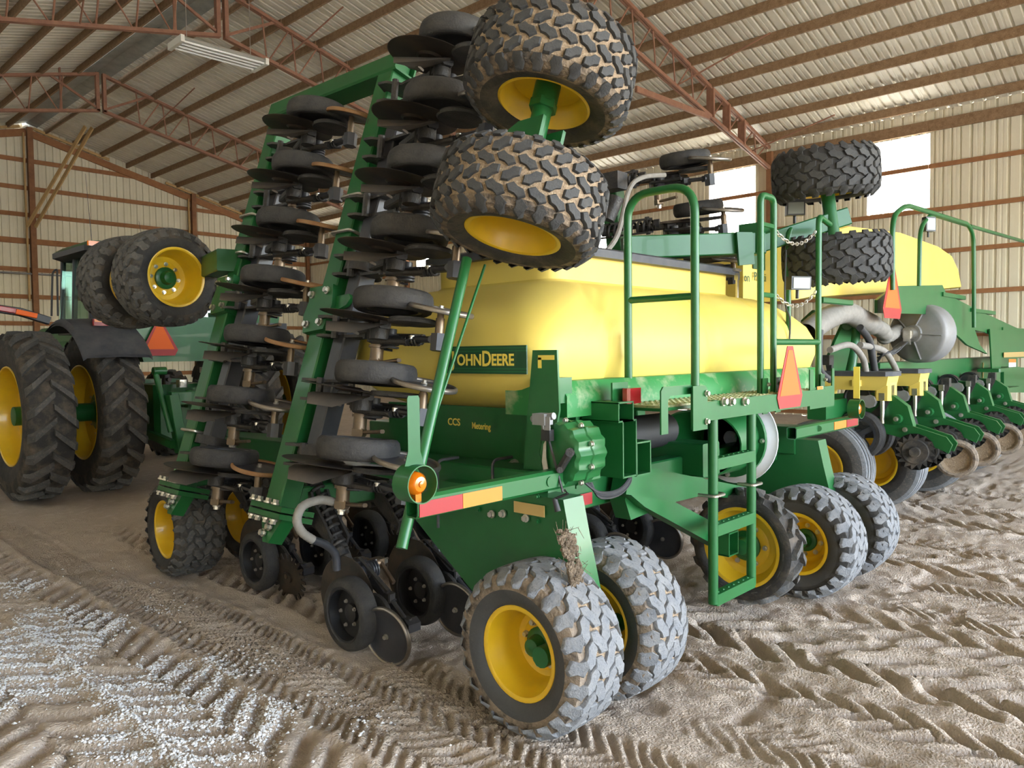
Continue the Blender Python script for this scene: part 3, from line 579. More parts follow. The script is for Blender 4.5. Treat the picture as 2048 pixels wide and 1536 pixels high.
# green clamp castings, U-bolts and hinge flanges on the wing tubes
def casting(p, s=1.0):
    b = MB(); e = Vector((0, 1, 0)); b.prism([(-.11, -.13), (.10, -.15), (.14, -.04), (.12, .05), (.15, .14), (-.10, .15), (-.14, .02)], p, e, dl, .20 * s); b.prism([(-.10, -.02), (-.24, .02), (-.27, .06), (-.24, .09), (-.10, .08)], p, e, dl, .14 * s)
    o = part('clamp_casting', b, 'green', D)
    for u, v in ((.07, -.10), (.09, .09), (-.06, .11), (-.07, -.09)): put('bolt', BIGBOLT, o, basis(p + e * u + dl * v - nl * .10 * s, -nl, e, dl))
casting(TR0.lerp(TR1, .405)); casting(TF0.lerp(TF1, .47))
def ubolt(p, w_=.10, h_=.085):
    b = MB(); e = Vector((0, 1, 0)); b.tube(arc([p + e * w_ + nl * h_, p + e * w_ - nl * h_, p - e * w_ - nl * h_, p - e * w_ + nl * h_], .03), .011, 6); part('u_bolt', b, 'zinc', D)
for t in (.585, .67): ubolt(TR0.lerp(TR1, t))
for t in (.585, .69, .12): ubolt(TF0.lerp(TF1, t))
for p in (TR0, TF0):
    b = MB(); e = Vector((0, 1, 0))
    for h in (-.05, -.09): b.prism([(-.15, -.13), (.15, -.13), (.17, .10), (-.17, .10)], p + dl * h, e, -nl, .03)
    b.prism([(-.12, -.10), (.12, -.10), (.07, -.18), (.03, -.25), (-.03, -.25), (-.07, -.18)], p, e, dl, .09)
    o = part('hinge_casting', b, 'green', D)
    for u in (-.12, -.04, .05, .12): put('bolt', BIGBOLT, o, basis(p + e * u - dl * .03 - nl * .115, dl, e, nl)); put('bolt', BIGBOLT, o, basis(p + e * u - dl * .11 - nl * .10, -dl, e, nl))
    for u, v in ((-.02, -.16), (.03, -.20)): put('bolt', BIGBOLT, o, basis(p + e * u + dl * v - nl * .05, -nl, e, dl))
# rear wing wheels (axle stands up along the folded wing)
LW, UW = Vector((2.53, 2.32, 2.30)), Vector((2.725, 2.30, 2.905)); ax = (UW - LW).normalized()
wheel(D, LW, -ax, N=27, style='muddy', depth=-.06, hub=False, spin=.6, name='wing_wheel', label='mud caked wing wheel, lower of the raised pair')
wheel(D, UW, ax, N=27, style='muddy', depth=-.03, hub=False, spin=.1, name='wing_wheel', label='mud caked wing wheel at the top of the folded wing')
b = MB(); b.cyl(LW, UW, .045, n=18); b.cyl(UW - ax * .14, UW - ax * .03, .06, n=18); b.cyl(UW - ax * .17, UW - ax * .13, .065, n=6); part('wing_axle', b, 'green', D)
mid = LW.lerp(UW, .5); b = MB(); e = Vector((0, 1, 0)); sx = ax.cross(e)
b.prism([(-.10, -.10), (.16, -.10), (.16, .03), (.05, .09), (-.10, .09)], mid - ax * .03 + sx * .07, e, ax, .02); b.prism([(-.10, -.10), (.16, -.10), (.16, .03), (.05, .09), (-.10, .09)], mid - ax * .03 - sx * .07, e, ax, .02); b.beam(mid - ax * .06, mid - ax * .06 + e * .5, .12, .12, up=ax); part('axle_bracket', b, 'green', D)
b = MB(); b.beam(mid - ax * .06 + Vector((0, .5, 0)), Vector((TR1.x - .02, 3.95, mid.z + .42)), .09, .09); part('wing_arm', b, 'iron_blue', D)
# front wing wheels, castered round
F1 = AD(335, 556, 6.05); F2 = F1 + Vector((-.06, .60, .0))
wheel(D, F1, (.10, -1, -.02), style='dim', R=.385, W=.33, rr=.215, depth=-.05, name='wing_wheel', spin=.3, label='raised front wing wheel with bright yellow rim')
wheel(D, F2, (-.10, 1, .02), style='dim', R=.385, W=.33, rr=.215, depth=-.05, name='wing_wheel', hub=False)
b = MB(); b.cyl(F1, F2, .045, n=12); p = F1.lerp(F2, .5); b.beam(p, p + Vector((.42, -.02, .08)), .14, .16); b.beam(p + Vector((.42, -.05, .10)), AY(455, 520, 5.43), .15, .16); b.prism([(-.05, -.1), (.10, -.1), (.14, .12), (.02, .16)], p + Vector((.40, -.02, .1)), (1, 0, 0), (0, 0, 1), .05); part('caster_arm', b, 'green', D)

# --- right wing
dr = Vector((-.16, 0, 1)).normalized(); nr_ = Vector((-dr.z, 0, dr.x))
RR0 = Vector((5.92, 4.0, .85))
for yy in (4.0, 5.43):
    b = MB(); b.beam(Vector((RR0.x, yy, RR0.z)), Vector((RR0.x, yy, RR0.z)) + dr * 2.35, .16, .13, up=nr_); part('wing_tube', b, 'green', D)
def foldr(p, ang): return basis(p, -dr, Vector((0, 1, 0)), nr_) @ RXm(ang)
for k, (px, py) in enumerate([(1437, 318), (1463, 420), (1482, 520)]):
    tgt = AY(px, py, 2.92)
    opener(D, foldr(tgt + Vector((0, 1.09, 0)) - Vector((nr_.x, 0, nr_.z)) * -.10 + dr * -.03, -31), spring=True)
UR, LR = AD(1650, 350, 5.78), AD(1672, 518, 5.72); axr = Vector((-.10, 0, 1)).normalized()
wheel(D, UR, axr, style='dark', hub=False, depth=.0, name='wing_wheel', label='clean black wing wheel, upper of the right pair')
wheel(D, LR, -axr, style='dark', hub=False, depth=.0, name='wing_wheel', label='clean black wing wheel, lower of the right pair')
b = MB(); b.cyl(LR, UR, .05, n=14); part('wing_axle', b, 'green', D)
b = MB(); b.beam(AD(1250, 497, 5.5), AD(1520, 488, 5.75), .16, .16); b.beam(AD(1515, 490, 5.74), AD(1690, 434, 5.80), .14, .13); b.prism([(-.02, -.1), (.32, -.02), (.32, .08), (-.02, .12)], AD(1500, 480, 5.7), (1, 0, 0), (0, 0, 1), .16); part('wing_arm', b, 'green', D)
b = MB(); b.prism([(-.05, -.12), (.07, -.11), (.05, .12), (-.07, .12)], AD(1490, 498, 5.6), (.8, -.6, 0), (0, 0, 1), .03); part('arm_end_plate', b, 'green', D)
b = MB(); b.tube(spline([AD(1205, 510, 4.9), AD(1235, 470, 5.0), AD(1258, 380, 5.3), AD(1285, 355, 5.4), AD(1330, 350, 5.5)]), .017, 8); part('seed_hose', b, 'hose', D)
b = MB(); b.box(AD(1222, 365, 5.5), (.12, .2, .12)); b.cyl(AD(1215, 440, 5.5), AD(1232, 395, 5.5), .05, .06); part('spring_mount', b, 'iron', D)

# --- main frame
b = MB(); b.beam((2.35, 4.05, .80), (5.95, 4.05, .80), .15, .15); part('rear_toolbar', b, 'green', D)
b = MB(); b.beam((2.35, 5.43, .80), (5.95, 5.43, .80), .15, .15); part('front_toolbar', b, 'green', D)
for x in (2.78, 4.2, 5.5): b = MB(); b.beam((x, 2.30, .99), (x, 5.6, .96), .20, .20); part('frame_rail', b, 'green', D)
for x in (2.78, 2.60): b = MB(); b.tube(arc([(x - .0, 2.62 + .2 * (x < 2.7), 1.13), (x - .14, 2.62 + .2 * (x < 2.7), 1.13), (x - .14, 2.62 + .2 * (x < 2.7), .80)], .04), .008, 6); part('cable_tie', b, 'hose_black', D)
b = MB(); b.beam((4.2, 5.4, .75), (4.3, 8.9, .62), .22, .24); part('hitch_tongue', b, 'green', D)
# left and right wheel legs
for s, x0 in ((1, 2.665), (-1, 5.50)):
    b = MB(); poly = [(2.06, .40), (2.02, .50), (2.10, .82), (2.14, 1.00), (2.95, 1.00), (3.20, .80), (2.62, .40)]
    b.prism(poly, (x0, 0, 0), (0, 1, 0), (0, 0, 1), .14); b.cyl((x0 - .28, 2.1, .37), (x0 + .28, 2.1, .37), .045, n=12)
    leg = part('wheel_leg', b, 'green', D)
    if s > 0:
        for px, py, m_ in ((985, 1028, BIGBOLT), (1007, 1027, BIGBOLT), (1053, 1036, BIGBOLT), (1075, 993, BOLTG), (1075, 1043, BOLTG), (958, 1019, BOLTG)): put('bolt', m_, leg, basis(AX(px, py, x0 - .075), (-1, 0, 0), (0, -1, 0), (0, 0, 1)) @ Matrix.Scale(.8, 4))
        q = MB(); o = AX(1058, 1018, x0 - .077); q.box(o, (.004, .19, .052), ch=.004); part('reflector', q, 'gold', leg)
# mud packed on the leg
b = MB(); mr = random.Random(5)
for i in range(110):
    t = mr.random(); p = AY(1132 + 24 * t + mr.uniform(-16, 16) * (1 - .4 * t), 1062 + 118 * t, 2.00); b.ball(p, mr.uniform(.006, .017), n=6, sz=(mr.uniform(.7, 1.6), 1, mr.uniform(.6, 1.5)))
for i in range(60):
    p = AY(1126 + mr.uniform(-12, 40), 1055 + mr.uniform(0, 125), 1.99); q = p + Vector((mr.uniform(-.04, .04), mr.uniform(-.03, .01), mr.uniform(-.05, .06))); b.cyl(p, q, .0016, .0008, n=4)
part('mud_clump', b, 'mud_dark', D, label='clump of dried mud and straw')
# rear bars with reflectors
bl0, bl1 = AY(834, 1020, 2.14), AY(1110, 957, 2.14)
zb_ = (bl0.z + bl1.z) / 2
b = MB(); b.hbeam((bl0.x, 2.17, zb_), (2.86, 2.17, zb_), .07, .085, .006); b.cyl((2.50, 2.130, zb_), (2.50, 2.138, zb_), .022, n=14); o = part('light_bar', b, 'green', D)
def strip(p0, p1, y, h, m, par, name='reflector'):
    q = MB(); q.box(((p0.x + p1.x) / 2, y, (p0.z + p1.z) / 2), (abs(p1.x - p0.x), .004, h)); part(name, q, m, par)
strip(AY(838, 1020, 2.135), AY(924, 1002, 2.135), 2.133, .056, 'red', o); strip(AY(925, 1002, 2.135), AY(1003, 986, 2.135), 2.133, .056, 'orange', o)
br0, br1 = AY(1592, 866, 2.14), AY(1716, 843, 2.14); zc_ = (br0.z + br1.z) / 2
b = MB(); b.hbeam((br0.x, 2.17, zc_), (br1.x, 2.17, zc_), .07, .085, .006); b.cyl(AY(1637, 857, 2.138), AY(1637, 857, 2.13), .022, n=14); o = part('light_bar', b, 'green', D)
strip(AY(1668, 852, 2.135), AY(1692, 847, 2.135), 2.133, .056, 'orange', o); strip(AY(1693, 847, 2.135), AY(1715, 843, 2.135), 2.133, .056, 'red', o)
q = MB(); q.box(AY(1172, 998, 2.42), (.10, .005, .06)); part('reflector', q, 'red', D)
b = MB(); b.beam((2.75, 2.5, .92), (5.6, 2.5, .92), .12, .17); part('rear_cross_member', b, 'green', D)
# amber warning lamp in its ring
lc = AY(831, 967, 2.08)
b = MB(); R_ = .068
b.lathe([(R_, -.04), (R_, .045), (R_ - .004, .045), (R_ - .004, -.04)], lc, (0, 1, 0), 28, close=True)
t0 = lc + Vector((0, -.02, R_)); b.prism([(-.035, 0), (.035, 0), (.022, .05), (.022, .235), (.018, .245), (-.018, .245), (-.022, .235), (-.022, .05)], t0 + Vector((-.004, .02, -.005)), (.93, -.37, 0), (0, 0, 1), .006); part('lamp_bracket', b, 'green', D, label='bright green lamp guard with upright flag plate')
b = MB(); b.lathe([(.001, -.036), (.010, -.035), (.012, -.030), (.026, -.028), (.040, -.012), (.043, .012), (.043, .03), (.001, .03)], lc, (0, 1, 0), 24); b.box(lc + Vector((0, 0, -.05)), (.026, .03, .03)); part('warning_lamp', b, 'amber', D, label='round amber warning lamp')
# folding strut and thin rod in front of the tank
b = MB(); b.cyl(AY(803, 1097, 2.45), AY(934, 518, 2.62), .024, n=14); part('wing_strut', b, 'green', D)
b = MB(); b.cyl(AY(866, 845, 2.55), AY(970, 530, 2.70), .007, n=8); part('strut_rod', b, 'green', D)

# --- seed tank
def footprint(x0, x1, y0, y1, r, z, grooves=(), gd=.022):
    P = []
    for cx, cy, a0 in ((x1 - r, y0 + r, -90), (x1 - r, y1 - r, 0), (x0 + r, y1 - r, 90), (x0 + r, y0 + r, 180)):
        for i in range(7): a = math.radians(a0 + 15 * i); P.append(Vector((cx + r * math.cos(a), cy + r * math.sin(a), z)))
    n = 90
    for i in range(1, n):
        x = x0 + r + (x1 - x0 - 2 * r) * i / n; g = sum(gd * math.exp(-((x - gx_) / .045) ** 2) for gx_ in grooves); P.append(Vector((x, y0 + g, z)))
    return P
G = (3.34, 4.40, 5.25)
TANK = [(3.02, 5.75, 2.66, 3.7, .12, 1.33), (2.86, 5.98, 2.52, 3.85, .14, 1.40), (2.76, 6.10, 2.42, 3.95, .16, 1.50), (2.735, 6.14, 2.385, 3.97, .17, 1.62), (2.745, 6.13, 2.39, 3.97, .18, 1.72), (2.80, 6.08, 2.42, 3.95, .22, 1.82), (2.92, 5.95, 2.49, 3.9, .26, 1.92), (3.04, 5.80, 2.57, 3.85, .24, 1.99), (3.14, 5.66, 2.66, 3.80, .2, 2.03), (3.24, 5.36, 2.74, 3.76, .12, 2.045), (3.26, 5.34, 2.76, 3.74, .11, 2.06), (3.26, 5.34, 2.76, 3.74, .10, 2.22)]
b = MB(); rings = [footprint(*t, grooves=G if 1.38 < t[5] < 2.0 else (), gd=.038) for t in TANK]; b.loft(rings)
tank = part('seed_tank', b, 'tank', D, label='yellow moulded seed tank')
b = MB(); b.loft([footprint(3.20, 5.42, 2.70, 3.8, .08, 2.20), footprint(3.20, 5.42, 2.70, 3.8, .08, 2.245), footprint(3.23, 5.39, 2.73, 3.77, .08, 2.26)]); lid = part('tank_lid', b, 'lid', tank, label='charcoal tank lid')
p = Vector((5.30, 2.69, 2.10)); b = MB(); b.box(p + Vector((0, 0, .09)), (.03, .03, .05)); b.box(p, (.02, .015, .14)); b.cyl(p + Vector((-.05, 0, .14)), p + Vector((.05, 0, .14)), .012, n=8); part('lid_latch', b, 'zinc', tank)
def text(body, size, o, ex, ey, m, parent, name='lettering', bold=.0, sx=1.0, depth=.0008, align='LEFT'):
    cu = bpy.data.curves.new(name, 'FONT'); cu.body = body; cu.size = size; cu.extrude = depth; cu.offset = bold; cu.align_x = align; cu.resolution_u = 3
    ob = bpy.data.objects.new(name, cu); COL.objects.link(ob); bpy.context.view_layer.update()
    me = bpy.data.meshes.new_from_object(ob.evaluated_get(bpy.context.evaluated_depsgraph_get())); bpy.data.objects.remove(ob); bpy.data.curves.remove(cu)
    me.name = name; me.materials.clear(); me.materials.append(M[m]); ex = Vector(ex).normalized(); ey = Vector(ey).normalized(); ez = ex.cross(ey)
    return put(name, me, parent, basis(Vector(o), ex * sx, ey, ez))
# decal on the left end of the tank
fx = 2.728; dy0, dy1 = 3.08, 2.465; dz0, dz1 = 1.545, 1.685
b = MB(); b.box((fx, (dy0 + dy1) / 2, (dz0 + dz1) / 2), (.008, dy0 - dy1, dz1 - dz0)); dec = part('maker_decal', b, 'decal_green', tank, label='dark green maker decal with yellow lettering')
for z in (dz0 + .012, dz0 + .026, dz1 - .012, dz1 - .026): b = MB(); b.box((fx - .0045, (dy0 + dy1) / 2, z), (.001, dy0 - dy1, .007)); part('decal_stripe', b, 'decal_mid', dec)
text('J', .108, (fx - .0055, 2.995, 1.585), (0, -1, 0), (0, 0, 1), 'decal_yellow', dec, bold=.002); text('OHN', .080, (fx - .0055, 2.952, 1.588), (0, -1, 0), (0, 0, 1), 'decal_yellow', dec, bold=.002, sx=.98); text('D', .108, (fx - .0055, 2.768, 1.585), (0, -1, 0), (0, 0, 1), 'decal_yellow', dec, bold=.002, sx=.85); text('EERE', .080, (fx - .0055, 2.700, 1.588), (0, -1, 0), (0, 0, 1), 'decal_yellow', dec, bold=.002, sx=.92)
# frame round the tank: side panel, dusty sill, brackets
b = MB(); b.prism([(2.30, 1.36), (3.75, 1.36), (3.75, 1.18), (3.62, 1.06), (2.95, 1.03), (2.72, .99), (2.30, .99)], (2.90, 0, 0), (0, 1, 0), (0, 0, 1), .02); sp_ = part('side_panel', b, 'green', D)
text('CCS', .055, (2.888, 3.215, 1.25), (0, -1, 0), (0, 0, 1), 'decal_yellow', sp_, bold=.0012); text('Metering', .05, (2.888, 3.02, 1.24), (0, -1, 0), (0, 0, 1), 'decal_yellow', sp_, bold=.0008, sx=.8)
for yy, zz in ((2.55, 1.08), (2.70, 1.07)): put('bolt', BIGBOLT, sp_, basis((2.888, yy, zz), (-1, 0, 0), (0, -1, 0), (0, 0, 1)) @ Matrix.Scale(1.3 if yy > 2.6 else .8, 4))
b = MB(); b.prism([(0, 0), (0, .10), (.05, .17), (.40, .17), (.40, 0)], (4.35, 2.28, 1.34), (0, 1, 0), (0, 0, 1), 3.1); part('tank_sill', b, 'green_dusty', D, label='dust covered green sill under the tank')
b = MB(); b.prism([(2.43, 1.66), (2.28, 1.66), (2.27, 1.38), (2.29, 1.30), (2.29, 1.06), (2.50, 1.06), (2.47, 1.34), (2.455, 1.45)], (2.735, 0, 0), (0, 1, 0), (0, 0, 1), .012); pl_ = part('slotted_upright', b, 'green', D)
b = MB(); b.box((2.7285, 2.345, 1.625), (.002, .10, .022)); b.box((2.7285, 2.385, 1.60), (.002, .022, .05)); part('upright_slot', b, 'decal_yellow', pl_)
def chan(c, w_, d_, h_, t=.008):
    q = MB(); x, y, z = c; q.box((x - w_ / 2, y, z), (t, d_, h_)); q.box((x + w_ / 2, y, z), (t, d_, h_)); q.box((x, y + d_ / 2, z), (w_, t, h_)); q.box((x, y, z + h_ / 2), (w_ + t, d_, t)); q.box((x, y, z - h_ / 2), (w_ + t, d_, t)); return q
part('rear_channel', chan((3.05, 2.23, 1.36), .12, .22, .09), 'green', D); part('rear_channel', chan((3.08, 2.22, 1.18), .11, .20, .27), 'green', D); part('rear_channel', chan((3.20, 2.22, 1.12), .12, .20, .16), 'green', D)
b = MB(); b.prism([(2.76, 1.42), (2.98, 1.42), (3.12, 1.32), (3.14, 1.02), (2.76, 1.02)], (0, 2.36, 0), (1, 0, 0), (0, 0, 1), .012); b.box((2.80, 2.36, 1.47), (.10, .14, .12)); part('rear_plate', b, 'green', D)
# gearbox with adjusting crank
gc = AX(1124, 908, 2.62)
poly = []
for i in range(56):
    a = 2 * math.pi * i / 56; r = .130 + .006 * math.cos(a * 14); poly.append((r * .92 * math.cos(a), r * math.sin(a) * 1.06))
b = MB(); ey_, ez_ = Vector((0, 1, 0)), Vector((0, 0, 1))
b.loft([[gc + Vector((h, 0, 0)) + ey_ * y * k + ez_ * z * k for y, z in poly] for h, k in ((-.03, .84), (-.018, .97), (.02, 1.0), (.06, 1.0), (.066, 1.05), (.082, 1.05), (.088, 1.0), (.17, .98), (.19, .85))]); gb = part('gearbox', b, 'green', D)
for i in range(9): a = i * .7; put('bolt', BOLT, gb, basis(gc + Vector((.058, math.cos(a) * .131, math.sin(a) * .147)), (-1, 0, 0), (0, -1, 0), (0, 0, 1)) @ Matrix.Scale(.8, 4))
b = MB(); f_ = gc.x - .05
b.beam(AX(1140, 905, f_), AX(1118, 942, f_), .03, .035, up=(1, 0, 0)); b.cyl(AX(1140, 905, f_ - .03), AX(1140, 905, f_ + .04), .02, n=10); b.cyl(AX(1120, 940, f_ - .03), AX(1120, 940, f_ + .01), .014, n=10); b.box(AX(1095, 870, f_), (.03, .05, .05)); b.cyl(AX(1097, 878, f_), AX(1126, 985, f_ - .01), .006, n=6)
crank = part('adjusting_crank', b, 'iron', gb)
b = MB(); b.tube([AX(1129, 980, f_), AX(1136, 987, f_), AX(1109, 998, f_)], .006, 6); b.cyl(AX(1109, 997, f_), AX(1116, 1023, f_), .011, .014, n=10); part('crank_handle', b, 'hose_black', gb)
b = MB(); b.box(AX(1085, 838, f_), (.06, .07, .05)); b.cyl(AX(1065, 838, f_), AX(1108, 832, f_), .016, n=8); b.cyl(AX(1084, 838, f_), AX(1090, 872, f_), .01, n=6); b.box(AX(1094, 847, f_ - .02), (.004, .035, .06)); part('clamp_knob', b, 'grey_metal', gb)
b = MB(); b.prism([(.0, -.10), (.025, -.07), (.04, 0), (.03, .08), (.015, .10), (.015, .02), (.0, -.05)], AX(1098, 925, f_ + .01), (0, 1, 0), (0, 0, 1), .004); part('dial_scale', b, 'zinc', gb)
# hydraulic lines low on the back
for k in range(3): b = MB(); b.tube(spline([AY(1170 + 6 * k, 965, 2.2), AY(1200, 985 + 5 * k, 2.17), AY(1240, 978 + 5 * k, 2.17), AY(1262, 945 + 6 * k, 2.2), AY(1240, 930, 2.25)]), .007, 6); part('hydraulic_line', b, 'hose_black', D)
# tail lamp
tc_ = AY(1263, 791, 2.15); b = MB(); b.box(tc_ + Vector((-.03, .05, 0)), (.13, .01, .13)); b.tube(arc([tc_ + Vector((.02, .02, -.05)), tc_ + Vector((.02, .02, -.12)), tc_ + Vector((-.05, .02, -.12))], .02), .006, 6); tl = part('lamp_plate', b, 'green', D)
b = MB(); b.box(tc_, (.115, .05, .075), ch=.012); part('tail_lamp', b, 'red_lens', tl, label='red rectangular tail lamp')
# openers on the main frame, both ranks
def gm(x, y, ang): return Matrix.Translation((x, y, .80)) @ RXm(ang)
for i, x in enumerate((2.52, 3.0, 3.45, 3.9, 4.6, 5.2)): opener(D, gm(x, 4.05, 3 if i == 0 else 1), spring=True)
for i, x in enumerate((2.72, 3.2, 3.65, 4.3)): opener(D, gm(x, 5.43, 2), spiked=True, spring=True)
for x, y in ((2.98, 4.02),):
    b = MB(); b.tube(spline([(x - .02, y - .22, 1.02), (x - .10, y - .34, 1.03), (x - .15, y - .40, .96), (x - .13, y - .42, .88), (x - .05, y - .46, .80)], 8), .026, 10, rib=.08); part('seed_hose', b, 'hose', D)
    b = MB(); b.tube(spline([(x - .05, y - .46, .80), (x + .0, y - .50, .74), (x + .02, y - .56, .66), (x + .02, y - .55, .50)], 6), .024, 10); part('seed_tube', b, 'iron_blue', D)
b = MB(); b.tube(spline([AY(px, py, 3.38) for px, py in ((668, 1004), (640, 1000), (606, 1012), (594, 1040), (604, 1064), (626, 1080))], 8), .022, 10, rib=.08); part('seed_hose', b, 'hose', D)
b = MB(); b.tube(spline([AY(px, py, 3.38) for px, py in ((626, 1080), (652, 1090), (670, 1108), (674, 1140))], 6), .021, 10); part('seed_tube', b, 'iron_blue', D)
for k in range(3): b = MB(); b.tube(spline([(2.35 + .1 * k, 3.75, 1.0), (2.55 + .1 * k, 3.6, .99 + .02 * k), (2.8, 3.4, .95), (3.1 + .1 * k, 3.35, .80)]), .011, 6); part('hydraulic_line', b, 'hose', D)
b = MB(); b.cyl((2.62, 3.92, .93), (3.05, 3.92, .93), .075, n=16); b.box((2.75, 3.92, .93), (.03, .18, .18)); b.box((2.95, 3.92, .93), (.03, .18, .18)); part('hydraulic_cylinder', b, 'iron', D)
# duct, fan and drive arm behind the ladder
b = MB(); p0, p1 = AY(1238, 872, 2.55), AY(1330, 858, 2.62); b.tube([p0.lerp(p1, i / 26) for i in range(27)], .088, 18, rib=.20, caps=False); part('air_duct', b, 'hose_black', D)
fc = AY(1418, 884, 2.50); b = MB(); n = 32; rg0 = []; rg1 = []
for i in range(n):
    a = 2 * math.pi * i / n; y, z = .225 * math.cos(a), .225 * math.sin(a); rg0.append(fc + Vector((-.16 - .75 * y - .15 * z, y, z))); rg1.append(fc + Vector((.27, y, z)))
inn0 = [fc + (p - fc) * 1.0 + Vector((0, -(p.y - fc.y) * .05, -(p.z - fc.z) * .05)) for p in rg0]; inn1 = [p + Vector((0, -(p.y - fc.y) * .05, -(p.z - fc.z) * .05)) for p in rg1]
b.loft([inn1, inn0, rg0, rg1], caps=False); b.lathe([(.225, .26), (.265, .26), (.265, .29), (.05, .29)], fc, (1, 0, 0), 32); fan = part('fan_intake', b, 'green', D, label='green slanted fan intake')
for i in range(8): a = i * .785; put('bolt', BOLT, fan, basis(fc + Vector((.258, .246 * math.cos(a), .246 * math.sin(a))), (-1, 0, 0), (0, -1, 0), (0, 0, 1)))
b = MB(); b.lathe([(.05, .0), (.20, .0), (.27, .03), (.30, .05), (.315, .05), (.315, .062), (.30, .062), (.28, .12), (.22, .16), (.05, .17)], fc + Vector((.29, 0, 0)), (1, 0, 0), 40); part('fan_housing', b, 'white_paint', D, label='white round fan housing')
def plate_at(pts, y, t, m, name, parent):
    P = [AY(px, py, y) for px, py in pts]; q = MB(); q.loft([[v + Vector((0, d, 0)) for v in P] for d in (0, t)]); return part(name, q, m, parent)
plate_at([(1262, 930), (1300, 936), (1482, 972), (1494, 974), (1494, 998), (1400, 992), (1350, 1004), (1262, 1040), (1250, 1000)], 2.30, .10, 'green', 'drive_arm', D)
plate_at([(1262, 990), (1350, 1004), (1470, 1068), (1480, 1080), (1478, 1102), (1440, 1096), (1290, 1014)], 2.24, .08, 'green', 'drive_arm', D)
b = chan((AY(1455, 1085, 2.16).x, 2.17, AY(1455, 1085, 2.16).z), .11, .10, .13); part('axle_mount', b, 'green', D)
# ladder
b = MB(); rl0, rl1 = AY(1422, 800, 2.04), AY(1430, 1205, 2.04); rr0, rr1 = AY(1499, 792, 2.04), AY(1506, 1160, 2.04)
xl, xr = (rl0.x + rl1.x) / 2, (rr0.x + rr1.x) / 2; z0 = rl1.z
lad = thing_part = part('ladder', MB().cyl((xl, 2.04, z0), (xl, 2.04, rl0.z), .027, n=16).cyl((xr, 2.04, z0), (xr, 2.04, rl0.z), .027, n=16), 'green', D, label='green access ladder')
for px, py in ((1470, 1178), (1470, 1045), (1470, 918)):
    z = AY(px, py, 2.04).z; b = MB(); b.box(((xl + xr) / 2, 2.04, z), (xr - xl, .055, .062), ch=.004)
    for i in range(7): b.ball((xl + .05 + i * (xr - xl - .1) / 6, 2.04, z + .032), .010, n=6, sz=(1, 1, .5))
    part('rung', b, 'green', lad)
for x, z in ((xl, .87), (xr, .87)): b = MB(); b.tube(arc([(x - .05, 2.10, z), (x - .05, 2.0, z), (x + .06, 2.0, z), (x + .06, 2.10, z)], .02), .009, 6); part('clamp', b, 'zinc', lad)
# platform
PZ = 1.375
b = MB(); b.box((4.22, 2.20, PZ - .012), (2.06, .36, .015)); plat = part('platform', b, 'green', D, label='green platform with dusty grip plate')
b = MB(); b.box((4.22, 2.20, PZ), (2.0, .33, .010))
for i in range(39):
    for j in range(6): b.ball((3.25 + i * .05 + .025 * (j % 2), 2.06 + j * .053, PZ + .005), .014, n=6, sz=(1, .8, .4))
part('grip_plate', b, 'tread_plate', plat)
b = MB(); b.box((4.42, 2.01, PZ - .045), (1.62, .012, .10)); o = part('platform_edge', b, 'green', plat)
for px in (1445, 1460, 1487): put('bolt', BIGBOLT, o, basis(AY(px, 803, 2.0), (0, -1, 0), (1, 0, 0), (0, 0, 1)))
b = MB(); b.prism([(0, -.10), (.06, -.10), (.06, .06), (.08, .08), (.28, .08), (.28, -.10), (.38, -.10), (.38, .10), (.355, .125), (.02, .125), (0, .105)], (3.10, 1.96, PZ - .02), (1, 0, 0), (0, 0, 1), .008); part('kick_plate', b, 'green', plat)
b = MB(); b.prism([(0, -.12), (.42, -.12), (.42, .14), (.38, .14), (.38, .02), (.06, .02), (.06, .14), (0, .14)], (4.98, 2.02, PZ), (1, 0, 0), (0, 0, 1), .008); o = part('kick_plate', b, 'green', plat)
q = MB(); q.box(AY(1640, 783, 2.012), (.10, .003, .07)); dk = part('warning_decal', q, 'white', o); q = MB(); q.box(AY(1640, 776, 2.009), (.095, .002, .022)); part('decal_band', q, 'orange', dk)
# handrails
def rail(path, r=.0165, rad=.09, name='handrail'): q = MB(); q.tube(arc(path, rad, 7), r, 12); return part(name, q, 'green', D)
a0, a1 = AX(1256, 600, 3.40), AX(1390, 600, 3.40); zt_ = AX(1390, 368, 3.40).z
o = rail([(3.40, a0.y, 1.40), (3.40, a0.y, zt_), (3.40, a1.y, zt_), (3.40, a1.y, 1.30)], .0215, .14)
q = MB(); z = AX(1390, 592, 3.40).z; q.cyl((3.40, a0.y, z), (3.40, a1.y, z), .018, n=10); part('cross_bar', q, 'green', o)
q = MB(); q.prism([(-.05, -.12), (.09, -.12), (.09, .08), (.07, .10), (-.05, .10)], (3.38, a1.y - .025, PZ), (1, 0, 0), (0, 0, 1), .008); o2 = part('rail_plate', q, 'green', D)
for u, v in ((.07, -.08), (.07, .06)): put('bolt', BOLT, o2, basis((3.38 + u, a1.y - .03, PZ + v), (0, -1, 0), (1, 0, 0), (0, 0, 1)))
b0, b1 = AY(1521, 600, 2.12), AY(1547, 600, 2.12); zt2 = AY(1535, 393, 2.12).z
o = rail([(b0.x, 2.12, 1.30), (b0.x, 2.12, zt2), (b1.x, 2.12, zt2), (b1.x, 2.12, 1.30)], .0205, .05)
for py in (590, 450): q = MB(); z = AY(1532, py, 2.12).z; q.cyl((b0.x, 2.12, z), (b1.x, 2.12, z), .016, n=8); part('cross_bar', q, 'green', o)
c0 = AY(1637, 600, 2.12); zt3 = AY(1637, 432, 2.12).z
o = rail([(c0.x, 2.12, 1.30), (c0.x, 2.12, zt3), (c0.x + .30, 2.16, zt3 - .02)], .0205, .06)
